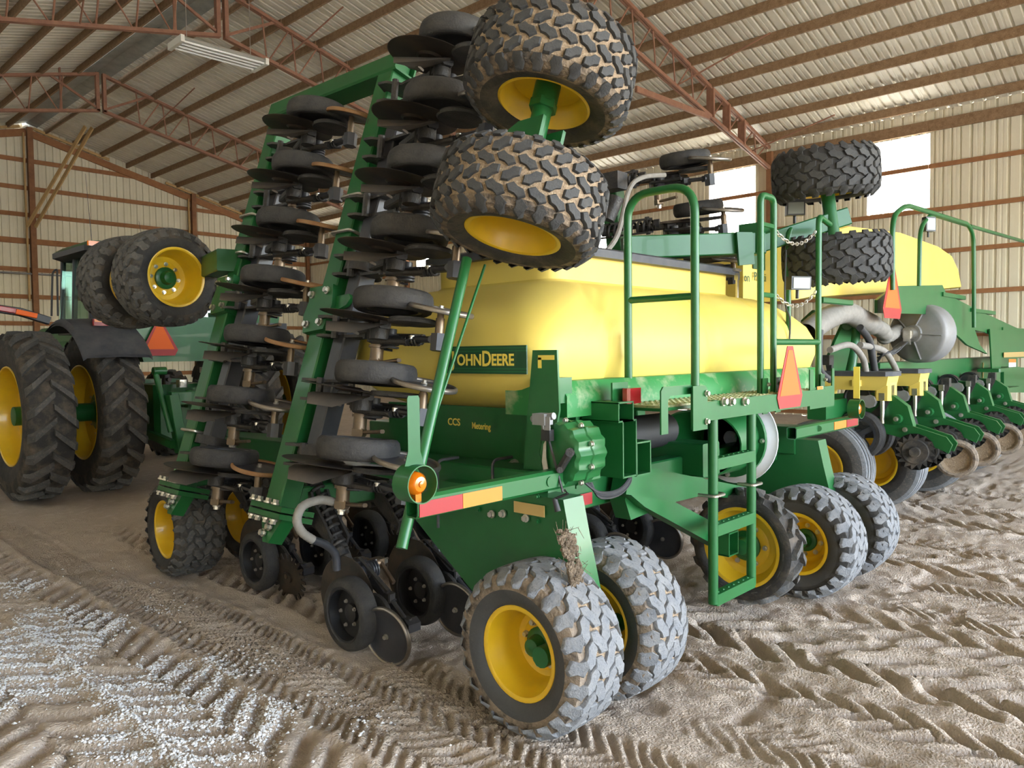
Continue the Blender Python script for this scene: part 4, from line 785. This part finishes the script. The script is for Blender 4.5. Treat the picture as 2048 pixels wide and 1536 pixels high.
q = MB(); z = AY(1585, 684, 2.12).z; q.cyl((b1.x, 2.12, z), (c0.x, 2.12, z), .0205, n=10); part('cross_bar', q, 'green', o)
e0 = AY(1577, 560, 2.42); rail([(e0.x, 2.42, 1.45), (e0.x, 2.42, zt3 - .02), (e0.x + .32, 2.42, zt3)], .0185, .08)
for x in (b0.x, b1.x, c0.x): q = MB(); q.prism([(-.035, -.12), (.035, -.12), (.035, .10), (-.035, .10)], (x, 2.09, PZ), (1, 0, 0), (0, 0, 1), .006); o2 = part('rail_plate', q, 'green', D); [put('bolt', BOLT, o2, basis((x + .028, 2.085, PZ + v), (0, -1, 0), (1, 0, 0), (0, 0, 1)) @ Matrix.Scale(.8, 4)) for v in (-.08, .06)]
# safety chains, link by link
def chain(p0, p1, sag, n=17):
    q = MB(); 
    for i in range(n):
        t = (i + .5) / n; p = p0.lerp(p1, t) - Vector((0, 0, sag * 4 * t * (1 - t))); tn = ((p1 - p0) - Vector((0, 0, sag * 4 * (1 - 2 * t)))).normalized(); _, u, s = frame(tn)
        if i % 2: u, s = s, u
        q.tube([p + tn * (.021 * math.cos(a)) + u * (.011 * math.sin(a)) for a in [k * math.pi / 5 for k in range(11)]], .0038, 5)
    part('safety_chain', q, 'zinc', D)
chain(AY(1552, 462, 2.12), AY(1632, 462, 2.12), .085); chain(AY(1552, 590, 2.12), AY(1632, 582, 2.12), .085)
# slow moving vehicle sign
def smv(parent, c, ex, s=1.0, tall=1.0):
    ex = Vector(ex).normalized(); ez = Vector((0, 0, 1)); k = .2 * s
    def tri(m): return [(-k * .22 * m, k * .92 * tall * m), (k * .22 * m, k * .92 * tall * m), (k * m, -k * .55 * tall * m), (k * .82 * m, -k * .88 * tall * m), (-k * .82 * m, -k * .88 * tall * m), (-k * m, -k * .55 * tall * m)]
    q = MB(); q.prism(tri(1.0), c, ex, ez, .004); o = part('slow_vehicle_sign', q, 'smv_red', parent, label='orange triangle sign with red border')
    q = MB(); q.prism([(-k * .16, k * .80 * tall), (k * .16, k * .80 * tall), (k * .80, -k * .52 * tall), (-k * .80, -k * .52 * tall)], Vector(c) + ex.cross(ez) * .003, ex, ez, .002); part('sign_face', q, 'smv_orange', o)
    return o
smv(D, AY(1580, 755, 2.00), (1, 0, 0), .92, 1.15)
# work lamps
def work_lamp(parent, c, face, w_=.15, h_=.10, post=True):
    a, u, s = frame(face); q = MB(); q.prism([(-w_ / 2, -h_ / 2), (w_ / 2, -h_ / 2), (w_ / 2, h_ / 2), (-w_ / 2, h_ / 2)], Vector(c) - a * .03, s, u, .06)
    q.loft([[Vector(c) - a * d + s * x * k + u * y * k for x, y in ((-w_ / 2, -h_ / 2), (w_ / 2, -h_ / 2), (w_ / 2, h_ / 2), (-w_ / 2, h_ / 2))] for d, k in ((.06, 1), (.10, .6))]); q.cyl(Vector(c) - a * .04 - u * h_ / 2, Vector(c) - a * .04 - u * (h_ / 2 + .06), .012, n=8)
    o = part('work_lamp', q, 'black', parent); q = MB(); q.prism([(-w_ * .42, -h_ * .4), (w_ * .42, -h_ * .4), (w_ * .42, h_ * .4), (-w_ * .42, h_ * .4)], Vector(c) + a * .002, s, u, .004); part('lamp_lens', q, 'lens_white', o)
work_lamp(D, AY(1603, 566, 2.16), (-.55, -1, -.05), .16, .09); work_lamp(D, AY(1592, 416, 2.5), (-1, -.75, -.05), .14, .11)
b = MB(); b.tube(spline([AY(1572, 500, 2.38), AY(1570, 600, 2.38), AY(1580, 640, 2.38), AY(1578, 690, 2.38)]), .007, 6); part('lamp_cable', b, 'hose_black', D)
b = MB(); lr = AY(1713, 818, 2.08); b.lathe([(.072, -.04), (.072, .045), (.068, .045), (.068, -.04)], lr, (0, 1, 0), 28, close=True); part('lamp_bracket', b, 'green', D)
b = MB(); b.box(lr + Vector((0, .0, .20)), (.008, .045, .24)); part('lamp_flag', b, 'decal_yellow', D); b = MB(); b.lathe([(.001, -.03), (.03, -.028), (.048, -.012), (.052, .02), (.001, .02)], lr, (0, 1, 0), 20); part('warning_lamp', b, 'amber', D)
# ---------------------------------------------------------------- tractor ahead of the drill
T = thing('tractor', 'green tractor with dual rear wheels, hitched ahead of the drill', 'tractor', (4.25, 10.2, 0))
TX = 4.30
for x, f in ((2.66, -1), (3.42, -1), (5.2, 1), (5.95, 1)):
    wheel(T, (x, 10.24, .985), (f, 0, 0), kind='bar', style='bar', R=.985, W=.50, rr=.56, N=22, depth=-.02 if x < 3 else .0, bolts=10, name='rear_wheel', ld=.052, hub=x != 2.66)
for x in (3.2, 5.4): wheel(T, (x, 13.0, .72), (-1 if x < 4 else 1, 0, 0), kind='bar', style='bar', R=.72, W=.42, rr=.40, N=20, depth=0, name='front_wheel', ld=.045)
b = MB(); b.cyl((2.5, 10.24, .985), (6.1, 10.24, .985), .11, n=14); b.box((TX, 10.3, .95), (.75, 1.0, .7), ch=.06); part('rear_axle', b, 'green', T)
b = MB(); b.beam((TX, 10.6, 1.1), (TX, 14.2, 1.05), .6, .5); part('chassis', b, 'green', T)
b = MB(); rows = []
for i in range(13):
    a = math.radians(38 + 80 * i / 12); rad = 1.10 + .03 * math.sin(a)
    rows.append([Vector((x, 10.24 - rad * math.cos(a), .985 + (rad + dz) * math.sin(a))) for x, dz in ((2.98, -.05), (3.02, 0), (3.4, .02), (3.70, 0), (3.74, -.06))])
b.loft(rows, closed=False, caps=False); b.loft([[p - Vector((0, 0, .03)) for p in r] for r in rows], closed=False, caps=False)
part('fender', b, 'lid', T, label='black fender over the inner rear tyre')
b = MB(); b.box((5.25, 10.2, 2.05), (.8, 1.3, .08), ch=.03); part('fender', b, 'lid', T)
b = MB(); b.prism([(-.52, -.27), (.52, -.27), (.56, .02), (.50, .30), (-.50, .30), (-.62, .10)], (TX, 9.92, 1.86), (1, 0, 0), (0, 0, 1), .35); b.prism([(-.95, .22), (-.45, .22), (-.45, .42), (-.85, .40)], (TX, 9.95, 1.86), (1, 0, 0), (0, 0, 1), .5); b.prism([(.55, -.1), (1.2, .1), (1.25, .32), (.52, .38)], (TX, 9.9, 1.86), (1, 0, 0), (0, 0, 1), .6); part('rear_body', b, 'green', T)
q = smv(T, AY(320, 680, 9.70), (1, 0, 0), 1.1, 1.0)
lp = AY(203, 645, 9.75); b = MB(); b.box(lp, (.20, .05, .08), ch=.01); o = part('fender_lamp', b, 'red_lens', T); b = MB(); b.box(lp + Vector((0, -.027, .02)), (.17, .01, .03)); part('fender_lamp_strip', b, 'amber', o)
# cab
cx0, cx1, cy0, cy1 = AY(116, 600, 12.0).x, 5.3, 10.8, 12.0
b = MB()
for x, y in ((cx0, cy0), (cx1, cy0), (cx0 + .02, cy1), (cx1, cy1), (cx0 + .02, 11.5)): b.beam((x + .02, y, 2.0), (x + (.08 if x < 4 else -.08), y + .05, 3.02), .06, .06)
b.box(((cx0 + cx1) / 2, 11.4, 2.02), (cx1 - cx0, 1.3, .1)); cab = part('cab', b, 'black', T)
for nm, vs in (('rear', [(cx0, cy0, 2.05), (cx1, cy0, 2.05), (cx1 - .08, cy0 + .05, 3.0), (cx0 + .08, cy0 + .05, 3.0)]), ('side', [(cx0, cy0, 2.05), (cx0 + .02, cy1, 2.05), (cx0 + .1, cy1 + .05, 3.0), (cx0 + .08, cy0 + .05, 3.0)]), ('front', [(cx0, cy1, 2.05), (cx1, cy1, 2.05), (cx1 - .08, cy1, 3.0), (cx0 + .08, cy1, 3.0)])):
    b = MB(); b.add(vs, [(0, 1, 2, 3)]); part('window_pane', b, 'cab_glass', cab)
rz = lambda px, py, y: AY(px, py, y)
b = MB(); rf = []
for z, k, dy in ((2.99, .92, .12), (3.03, 1.0, 0), (3.10, 1.0, 0), (3.17, .90, .15), (3.20, .7, .3)):
    xm = (cx0 + cx1) / 2; hw = (cx1 - cx0) / 2 + .04; rf.append([Vector((xm + hw * k * sx_, 11.4 + (.75 - dy) * sy_, z)) for sx_, sy_ in ((-.9, -1), (.9, -1), (1, -.85), (1, .85), (.9, 1), (-.9, 1), (-1, .85), (-1, -.85))])
b.loft(rf[:3], 0); b.loft(rf[2:], 1); part('cab_roof', b, ['black', 'green'], cab)
b = MB(); p = AY(188, 487, 10.42); b.box(p, (.16, .03, .06), ch=.02); part('roof_lamp', b, 'amber', cab)
b = MB(); b.cyl((cx0 + .05, 10.75, 3.12), (cx0 + .0, 10.75, 4.0), .005, .002, n=5); part('antenna', b, 'black', cab); b = MB(); b.cyl((cx0 + .75, 10.9, 3.18), (cx0 + .7, 10.9, 3.5), .005, .002, n=5); part('antenna', b, 'black', cab)
b = MB(); b.tube(arc([AY(103, 632, 10.6), AY(105, 545, 10.6), AY(114, 537, 10.6), AY(116, 632, 10.6)], .08), .012, 6); part('grab_rail', b, 'black', cab)
b = MB(); b.box((4.2, 11.4, 2.4), (.5, .5, .8), ch=.1); part('seat', b, 'iron_blue', cab)
b = MB(); b.beam(AY(-20, 615, 10.2), AY(40, 624, 10.2), .10, .09); b.beam(AY(40, 624, 10.2), AY(98, 642, 10.2), .10, .09); o = part('marker_arm', b, 'black', T)
b = MB(); b.beam(AY(-10, 615, 10.14), AY(31, 622, 10.14), .03, .06); part('reflector', b, 'red', o); b = MB(); b.beam(AY(32, 623, 10.14), AY(74, 632, 10.14), .03, .06); part('reflector', b, 'smv_orange', o)
b = MB(); b.prism([(-.45, 0), (.45, 0), (.5, .6), (.25, .85), (-.25, .85), (-.5, .6)], (TX, 13.6, 1.3), (1, 0, 0), (0, 0, 1), 2.2); part('hood', b, 'green', T)
# rear hitch
b = MB(); hy = 9.25; b.beam((TX - .42, hy, 1.15), (TX + .42, hy, 1.15), .10, .16); b.beam((TX - .40, hy, 1.2), (TX - .30, hy, .50), .12, .14); b.beam((TX + .40, hy, 1.2), (TX + .30, hy, .50), .12, .14); part('hitch_frame', b, 'green', T)
b = MB(); b.cyl((TX - .52, 9.4, 1.45), (TX - .42, 9.25, .75), .035, n=10); b.cyl((TX - .55, 9.4, 1.48), (TX - .40, 9.4, 1.48), .05, n=10); b.beam((TX - .40, 9.25, .6), (TX - .38, 10.2, .7), .08, .1); part('lift_link', b, 'green', T)
hr = random.Random(3)
for i in range(16): b = MB(); p = Vector((TX + hr.uniform(-.32, .42), 9.45 + hr.uniform(0, .2), 1.5 - hr.uniform(0, .5))); b.box(p, (hr.uniform(.05, .13), .1, hr.uniform(.05, .12)), ch=.008); b.cyl(p, p + Vector((hr.uniform(-.05, .05), -.12, 0)), .025, n=8); part('hydraulic_coupler', b, ['green', 'iron', 'green_dusty', 'grey_metal'][i % 4] if i % 5 else 'zinc', T)
for i in range(6): b = MB(); x = TX + hr.uniform(-.25, .3); b.tube(spline([(x, 9.4, 1.35), (x + .05, 9.0, 1.25), (x + .1, 8.6, 1.0), (TX + .1, 8.0, .85)]), .016, 6); part('hydraulic_line', b, 'hose_black', T)

# ---------------------------------------------------------------- planter on the right
Q = thing('row_crop_planter', 'second green planter with yellow hoppers and stairs, parked right of the drill', 'planter', (9.8, 3.0, 0))
for (px, py, y), st in (((1645, 928, 3.0), 0), ((1752, 955, 2.72), 1), ((1846, 935, 2.62), 2), ((1930, 915, 2.62), 3)):
    c = AY(px, py, y); c.z = .47; wheel(Q, c, (-1, 0, 0), kind='rib', style='rib', R=.47, W=.33, rr=.235, depth=-.02, name='transport_wheel', hub=st == 2, bolts=6)
ux = [AY(p, 840, 2.35).x for p in (1800, 1862, 1912, 1963)]; ux.append(ux[-1] + 1.1)
uz = .97
UM = {}
b = MB(); b.prism([(.62, .22), (.30, .25), (.05, .22), (-.08, .12), (-.13, -.06), (-.12, -.12), (-.02, -.12), (.12, -.10), (.30, .0), (.62, .02)], (0, 0, 0), (0, 1, 0), (0, 0, 1), .10); b.cyl((-.12, 0, 0), (.1, 0, 0), .045, n=12); b.prism([(.14, -.06), (.10, -.15), (-.35, -.26), (-.44, -.30), (-.47, -.22), (-.42, -.15), (-.12, -.06)], (-.06, 0, 0), (0, 1, 0), (0, 0, 1), .03); b.prism([(.14, -.06), (.10, -.15), (-.35, -.26), (-.44, -.30), (-.47, -.22), (-.42, -.15), (-.12, -.06)], (.12, 0, 0), (0, 1, 0), (0, 0, 1), .03); UM['shank'] = b.mesh('row_unit', 'green')
b = MB(); b.lathe([(.17, -.06), (.21, -.06), (.235, -.04), (.24, -.01), (.232, .0), (.24, .012), (.236, .045), (.21, .06), (.17, .06), (.17, -.06)], axis=(1, 0, 0), n=36); UM['gw'] = b.mesh('gauge_wheel', 'rubber')
b = MB(); b.lathe([(.18, -.055), (.155, -.055), (.155, .0), (.18, .0)], axis=(1, 0, 0), n=36); b.lathe([(.001, -.04), (.055, -.04), (.06, -.01), (.001, 0)], axis=(1, 0, 0), n=20)
for i in range(3):
    a = i * 2.094 + .5; b.beam((-.03, 0, 0), (-.03, .165 * math.cos(a), .165 * math.sin(a)), .055, .03, up=(1, 0, 0))
UM['spoke'] = b.mesh('spoked_hub', 'iron_blue')
b = MB(); n = 16; b.prism([(r * math.cos(t), r * math.sin(t)) for i in range(n) for r, t in ((.175, (i + .4) * 2 * math.pi / n), (.165, (i + .55) * 2 * math.pi / n), (.125, (i + .7) * 2 * math.pi / n), (.125, (i + .15) * 2 * math.pi / n))], (0, 0, 0), (0, 1, 0), (0, 0, 1), .014); b.lathe([(.12, -.012), (.11, -.02), (.05, -.016), (.045, -.06), (.001, -.06)], axis=(1, 0, 0), n=24); UM['spike'] = b.mesh('spiked_closing_wheel', 'rubber_brown')
b = MB(); b.lathe([(.15, -.05), (.17, -.055), (.195, -.04), (.20, -.01), (.20, .02), (.19, .05), (.16, .055), (.15, .05)], axis=(1, 0, 0), n=32, mi=0); b.lathe([(.16, -.045), (.14, -.04), (.12, .01), (.05, .02), (.001, .02)], axis=(1, 0, 0), n=32, mi=1); UM['close'] = b.mesh('closing_wheel', ['side_dust', 'mud']); 
b = MB(); b.prism([(.0, .03), (-.10, .02), (-.15, -.03), (-.22, -.18), (-.20, -.21), (-.16, -.19), (-.08, -.05), (-.0, -.04)], (0, 0, 0), (0, 1, 0), (0, 0, 1), .05); UM['arm'] = b.mesh('closing_arm', 'iron_blue')
b = MB(); b.prism([(.05, .28), (-.03, .28), (-.03, .16), (.02, .05), (.06, -.02), (.16, -.04), (.16, .0), (.08, .08)], (0, 0, 0), (0, 1, 0), (0, 0, 1), .09); UM['brkt'] = b.mesh('meter_bracket', 'iron')
b = MB(); b.cyl((0, 0, -.22), (0, 0, .0), .022, n=10); b.box((0, 0, .04), (.05, .05, .07)); UM['rod'] = b.mesh('adjuster_rod', 'zinc')
b = MB(); b.cyl((-.05, 0, 0), (.05, 0, 0), .14, n=24); b.lathe([(.13, -.055), (.12, -.06), (.11, -.052), (.03, -.052), (.02, -.065), (.001, -.065)], axis=(1, 0, 0), n=24); UM['meter'] = b.mesh('seed_meter', 'black')
b = MB(); b.cyl((-.03, 0, 0), (.03, 0, 0), .065, n=8); b.box((0, .05, .03), (.05, .08, .05)); UM['clutch'] = b.mesh('drive_clutch', 'grey_metal')
b = MB(); b.box((0, 0, 0), (.36, .74, .045), ch=.05); UM['hlid'] = b.mesh('hopper_lid', 'lid')
b = MB(); b.loft([[Vector((x * .17 * k, y * .35 * k + oy, z)) for x, y in ((-1, -1), (1, -1), (1, 1), (-1, 1))] for z, k, oy in ((-.02, .97, 0), (-.11, .92, 0), (-.16, .80, .06))]); b.box((0, -.27, -.17), (.24, .14, .18), ch=.02); b.box((-.17, -.05, -.09), (.05, .09, .06), ch=.01); b.prism([(.36, -.06), (.33, -.34), (.26, -.34), (.22, -.12)], (0, 0, 0), (0, 1, 0), (0, 0, 1), .2); UM['hop'] = b.mesh('seed_hopper', 'tank')
for k, x in enumerate(ux):
    o = put('row_unit', UM['shank'], Q, None, (x, 2.35, uz))
    def c(nm, key, dx, dy, dz, rot=None): return put(nm, UM[key], o, Matrix.Translation((x + dx, 2.35 + dy, uz + dz)) @ (rot or Matrix.Identity(4)))
    c('gauge_wheel', 'gw', -.14, .33, -.17); c('spoked_hub', 'spoke', -.15, .33, -.17); c('gauge_wheel', 'gw', .14, .33, -.17)
    c('spiked_closing_wheel', 'spike', -.12, -.17, -.30, Matrix.Rotation(.15, 4, 'Z')); c('spiked_closing_wheel', 'spike', .12, -.2, -.30)
    if k: c('closing_arm', 'arm', -.17, -.02, -.24); c('closing_wheel', 'close', -.11, -.27, -.47, Matrix.Rotation(.2, 4, 'Z')); put('bolt', BIGBOLT, o, Matrix.Translation((x - .20, 2.35 - .22, uz - .44)) @ Matrix.Rotation(math.pi, 4, 'Z'))
    c('meter_bracket', 'brkt', -.02, .09, .04); c('adjuster_rod', 'rod', -.1, .13, .17); c('seed_meter', 'meter', 0, .38, .19); c('drive_clutch', 'clutch', -.12, .24, .16)
    put('bolt', BIGBOLT, o, Matrix.Translation((x - .12, 2.35, uz)) @ Matrix.Rotation(math.pi, 4, 'Z')); put('bolt', BIGBOLT, o, Matrix.Translation((x - .08, 2.28, uz - .1)) @ Matrix.Rotation(math.pi, 4, 'Z'))
    if k < 2: c('seed_hopper', 'hop', 0, .40, .43); c('hopper_lid', 'hlid', 0, .40, .43)
b = MB(); b.beam((ux[0] - .6, 2.92, 1.06), (ux[-1] + 2, 2.92, 1.06), .18, .18); part('toolbar', b, 'green', Q)
bz1, bz0 = AY(1840, 722, 2.85).z, AY(1840, 782, 2.85).z
b = MB(); b.box(((AY(1760, 750, 2.85).x + AY(2035, 750, 2.85).x) / 2, 2.98, (bz0 + bz1) / 2), (AY(2035, 750, 2.85).x - AY(1760, 750, 2.85).x, .26, bz1 - bz0)); part('main_beam', b, 'green', Q)
q = MB(); q.box(AY(1966, 751, 2.84), (.03, .01, .40)); part('beam_stripe', q, 'gold', Q)
def poly_at(pts, y, t, m, name, parent=None, label=None, rot=None):
    P = [AY(px, py, y) for px, py in pts]; q = MB(); q.loft([[p + Vector((0, d, 0)) for p in P] for d in (0, t)]); return part(name, q, m, parent or Q, label=label)
# tank with sloping end
tp = [(1600, 470), (1690, 448), (1800, 462), (1880, 492), (1908, 512), (1921, 540), (1928, 576), (1880, 581), (1600, 600)]
P = [AY(px, py, 2.95) for px, py in tp]; cpt = sum(P, Vector()) / len(P); b = MB(); b.loft([[cpt + (p - cpt) * k + Vector((0, d, 0)) for p in P] for d, k in ((0, .94), (.05, .985), (.12, 1.0), (1.3, 1.0), (1.4, .95))]); part('planter_tank', b, 'tank', Q, label='yellow planter tank with sloping end')
P = [AY(px, py, 3.3) for px, py in ((1486, 500), (1600, 482), (1600, 600), (1486, 606))]; b = MB(); b.loft([[p + Vector((0, d, 0)) for p in P] for d in (0, 1.2)]); o = part('planter_tank', b, 'tank', Q)
text('on', .11, AY(1488, 562, 3.28), (1, 0, 0), (0, 0, 1), 'decal_green', o, bold=.001); text('Plantin', .11, AY(1508, 560, 3.28), (1, 0, 0), (0, 0, 1), 'decal_green', o, bold=.001); b = MB(); b.box(AY(1530, 524, 3.29), (.5, .005, .16)); part('tank_decal', b, 'decal_green', o)
# stairs
st = poly_at([(1755, 600), (1790, 572), (1885, 570), (1893, 588), (1960, 622), (2060, 672), (2060, 702), (1968, 664), (1950, 660), (1960, 690), (1975, 708), (1935, 690), (1898, 655), (1850, 628), (1755, 626)], 2.62, .03, 'green', 'stair_stringer', label='green stair side plate')
poly_at([(1892, 588), (1960, 622), (2060, 668), (2060, 700), (1968, 662), (1900, 640)], 3.3, .03, 'green', 'stair_stringer')
for (x0, y0), (x1, y1) in (((1885, 586), (1930, 597)), ((1942, 616), (1990, 629)), ((2005, 654), (2060, 664))):
    a, c_ = AY(x0, y0, 2.60), AY(x1, y1, 2.60); b = MB(); b.box(((a.x + c_.x) / 2 + .05, 2.95, (a.z + c_.z) / 2), (c_.x - a.x, .70, .05)); part('stair_tread', b, 'green', Q)
poly_at([(1980, 658), (2000, 660), (2060, 662), (2060, 715), (2003, 718), (1998, 790), (1987, 788)], 2.58, .02, 'green', 'ladder_side'); poly_at([(2008, 705), (2060, 703), (2060, 713), (2008, 715)], 2.56, .004, 'gold', 'reflector')
for py in (741, 783): a = AY(1996, py, 2.5); b = MB(); b.box((a.x + .7, 2.62, a.z), (1.4, .30, .05), ch=.02); part('ladder_step', b, 'green', Q)
poly_at([(2018, 718), (2032, 718), (2032, 735), (2018, 735)], 2.56, .004, 'white', 'warning_decal'); poly_at([(2018, 718), (2032, 718), (2032, 725), (2018, 725)], 2.557, .004, 'orange', 'decal_band')
poly_at([(2008, 735), (2060, 735), (2060, 785), (2008, 785)], 2.75, .05, 'green', 'ladder_back')
def qrail(pts, y, r=.022): q = MB(); q.tube(arc([AY(px, py, y) for px, py in pts], .18, 6), r, 10); part('stair_rail', q, 'green', Q)
qrail([(1785, 580), (1785, 432), (1812, 410), (1936, 448), (1947, 470), (1948, 655)], 2.50, .026); qrail([(1838, 572), (1840, 455), (1862, 428), (1940, 452), (2060, 487)], 2.52, .024); qrail([(1940, 452), (2060, 486)], 2.50, .022)
work_lamp(Q, AY(1862, 448, 2.48), (-.6, -1, 0), .13, .16)
smv(Q, AY(1785, 586, 2.52), (1, 0, 0), 1.45, 1.0)
# fan
fcq = AY(1826, 667, 2.75); b = MB(); b.lathe([(.001, -.02), (.10, -.02), (.11, 0), (.30, .05), (.335, .07), (.345, .09), (.345, .30), (.30, .36), (.001, .36)], fcq, (1, -.25, 0), 40); fq = part('fan_housing', b, 'grey_metal', Q, label='grey ribbed fan housing')
a_, u_, s_ = frame((1, -.25, 0))
for i in range(5): an = i * 1.2566 + .4; b = MB(); b.beam(fcq + (u_ * math.cos(an) + s_ * math.sin(an)) * .10 - a_ * .012, fcq + (u_ * math.cos(an) + s_ * math.sin(an)) * .31 + a_ * .045, .012, .03, up=a_); part('fan_rib', b, 'grey_metal', fq)
b = MB(); b.cyl(fcq - a_ * .12, fcq, .075, n=14); b.box(fcq - a_ * .12 + Vector((0, 0, -.05)), (.06, .07, .16)); part('fan_motor', b, 'zinc', fq)
for k in range(4): b = MB(); b.tube(spline([fcq - a_ * .12 + Vector((0, .02 * k, -.1)), AY(1808 - 8 * k, 690 + 4 * k, 2.6), AY(1785 - 6 * k, 708, 2.62), AY(1755, 700 + 8 * k, 2.7)]), .012, 6); part('hydraulic_line', b, 'hose_black', Q)
# hoses and lift parts in front of the beam
b = MB(); pth = spline([AY(1612, 668, 2.75), AY(1648, 640, 2.75), AY(1690, 625, 2.75), AY(1725, 640, 2.78), AY(1745, 650, 2.8)], 12); b.tube(pth, .095, 14, rib=.13, caps=False); part('air_hose', b, 'hose', Q)
b = MB(); b.tube(spline([AY(1720, 636, 2.8), AY(1745, 650, 2.8), AY(1765, 660, 2.85)]), .085, 14); part('hose_joint', b, 'hose', Q)
b = MB(); b.tube(spline([AY(1745, 650, 2.85), AY(1770, 668, 2.85), AY(1775, 672, 2.9), AY(1840, 640, 3.0)], 10), .075, 12, rib=.12); part('air_hose', b, 'hose', Q)
for pts, r, m_ in (([(1660, 700), (1700, 690), (1725, 715), (1732, 745)], .03, 'hose'), ([(1720, 690), (1765, 700), (1785, 725), (1795, 748)], .032, 'hose'), ([(1720, 655), (1738, 680), (1745, 715), (1750, 745)], .035, 'hose_black'), ([(1640, 660), (1638, 700), (1640, 740), (1660, 760)], .03, 'hose_black')):
    b = MB(); b.tube(spline([AY(px, py, 2.62) for px, py in pts], 8), r, 10); part('seed_hose', b, m_, Q)
poly_at([(1690, 640), (1705, 645), (1700, 700), (1690, 745), (1660, 745), (1655, 720), (1672, 680)], 3.05, .03, 'green', 'lift_plate'); poly_at([(1608, 640), (1630, 620), (1640, 660), (1620, 740), (1600, 740)], 3.05, .03, 'green', 'lift_plate')
b = MB(); b.cyl(AY(1712, 645, 3.1), AY(1700, 745, 3.1), .06, n=14); b.cyl(AY(1694, 651, 3.0), AY(1694, 651, 3.06), .05, n=12); part('lift_cylinder', b, 'green', Q)
b = MB(); b.box(AY(1655, 720, 3.0), (.12, .08, .10)); b.box(AY(1660, 735, 3.0), (.05, .05, .10)); part('valve_block', b, 'iron', Q)
b = MB(); b.beam(AY(1640, 600, 2.62), AY(1700, 606, 2.62), .06, .05); part('step_plate', b, 'green', Q)
# ---------------------------------------------------------------- hanging light fixture
LZ = 6.75
la = AZ(352, 84, LZ); lb = AZ(520, 130, LZ); dv = (lb - la).normalized(); sd = dv.cross(Vector((0, 0, 1))).normalized(); upv = sd.cross(dv)
LF = thing('fluorescent_fixture', 'white four-tube fluorescent fixture hanging below the roof truss', 'light fixture', tuple((la + lb) / 2))
b = MB(); b.prism([(-.26, 0), (.26, 0), (.18, .06), (-.18, .06)], (la + lb) / 2, sd, upv, (lb - la).length); part('reflector_tray', b, 'lamp_white', LF)
for k in range(4): b = MB(); o_ = sd * (-.19 + .127 * k) - upv * .03; b.cyl(la + o_, lb + o_, .019, n=8); part('lamp_tube', b, 'tube_glass', LF)
for p in (la, lb): b = MB(); b.box(p - upv * .01, (.54, .06, .11), (sd, dv, upv)); part('end_cap', b, 'lamp_white', LF)
for t in (.12, .88): p = la.lerp(lb, t); b = MB(); b.cyl(p + upv * .05, Vector((p.x, p.y, 9.4 - .26 * abs(p.x - 8))), .006, n=5); part('hanger_wire', b, 'zinc', LF)
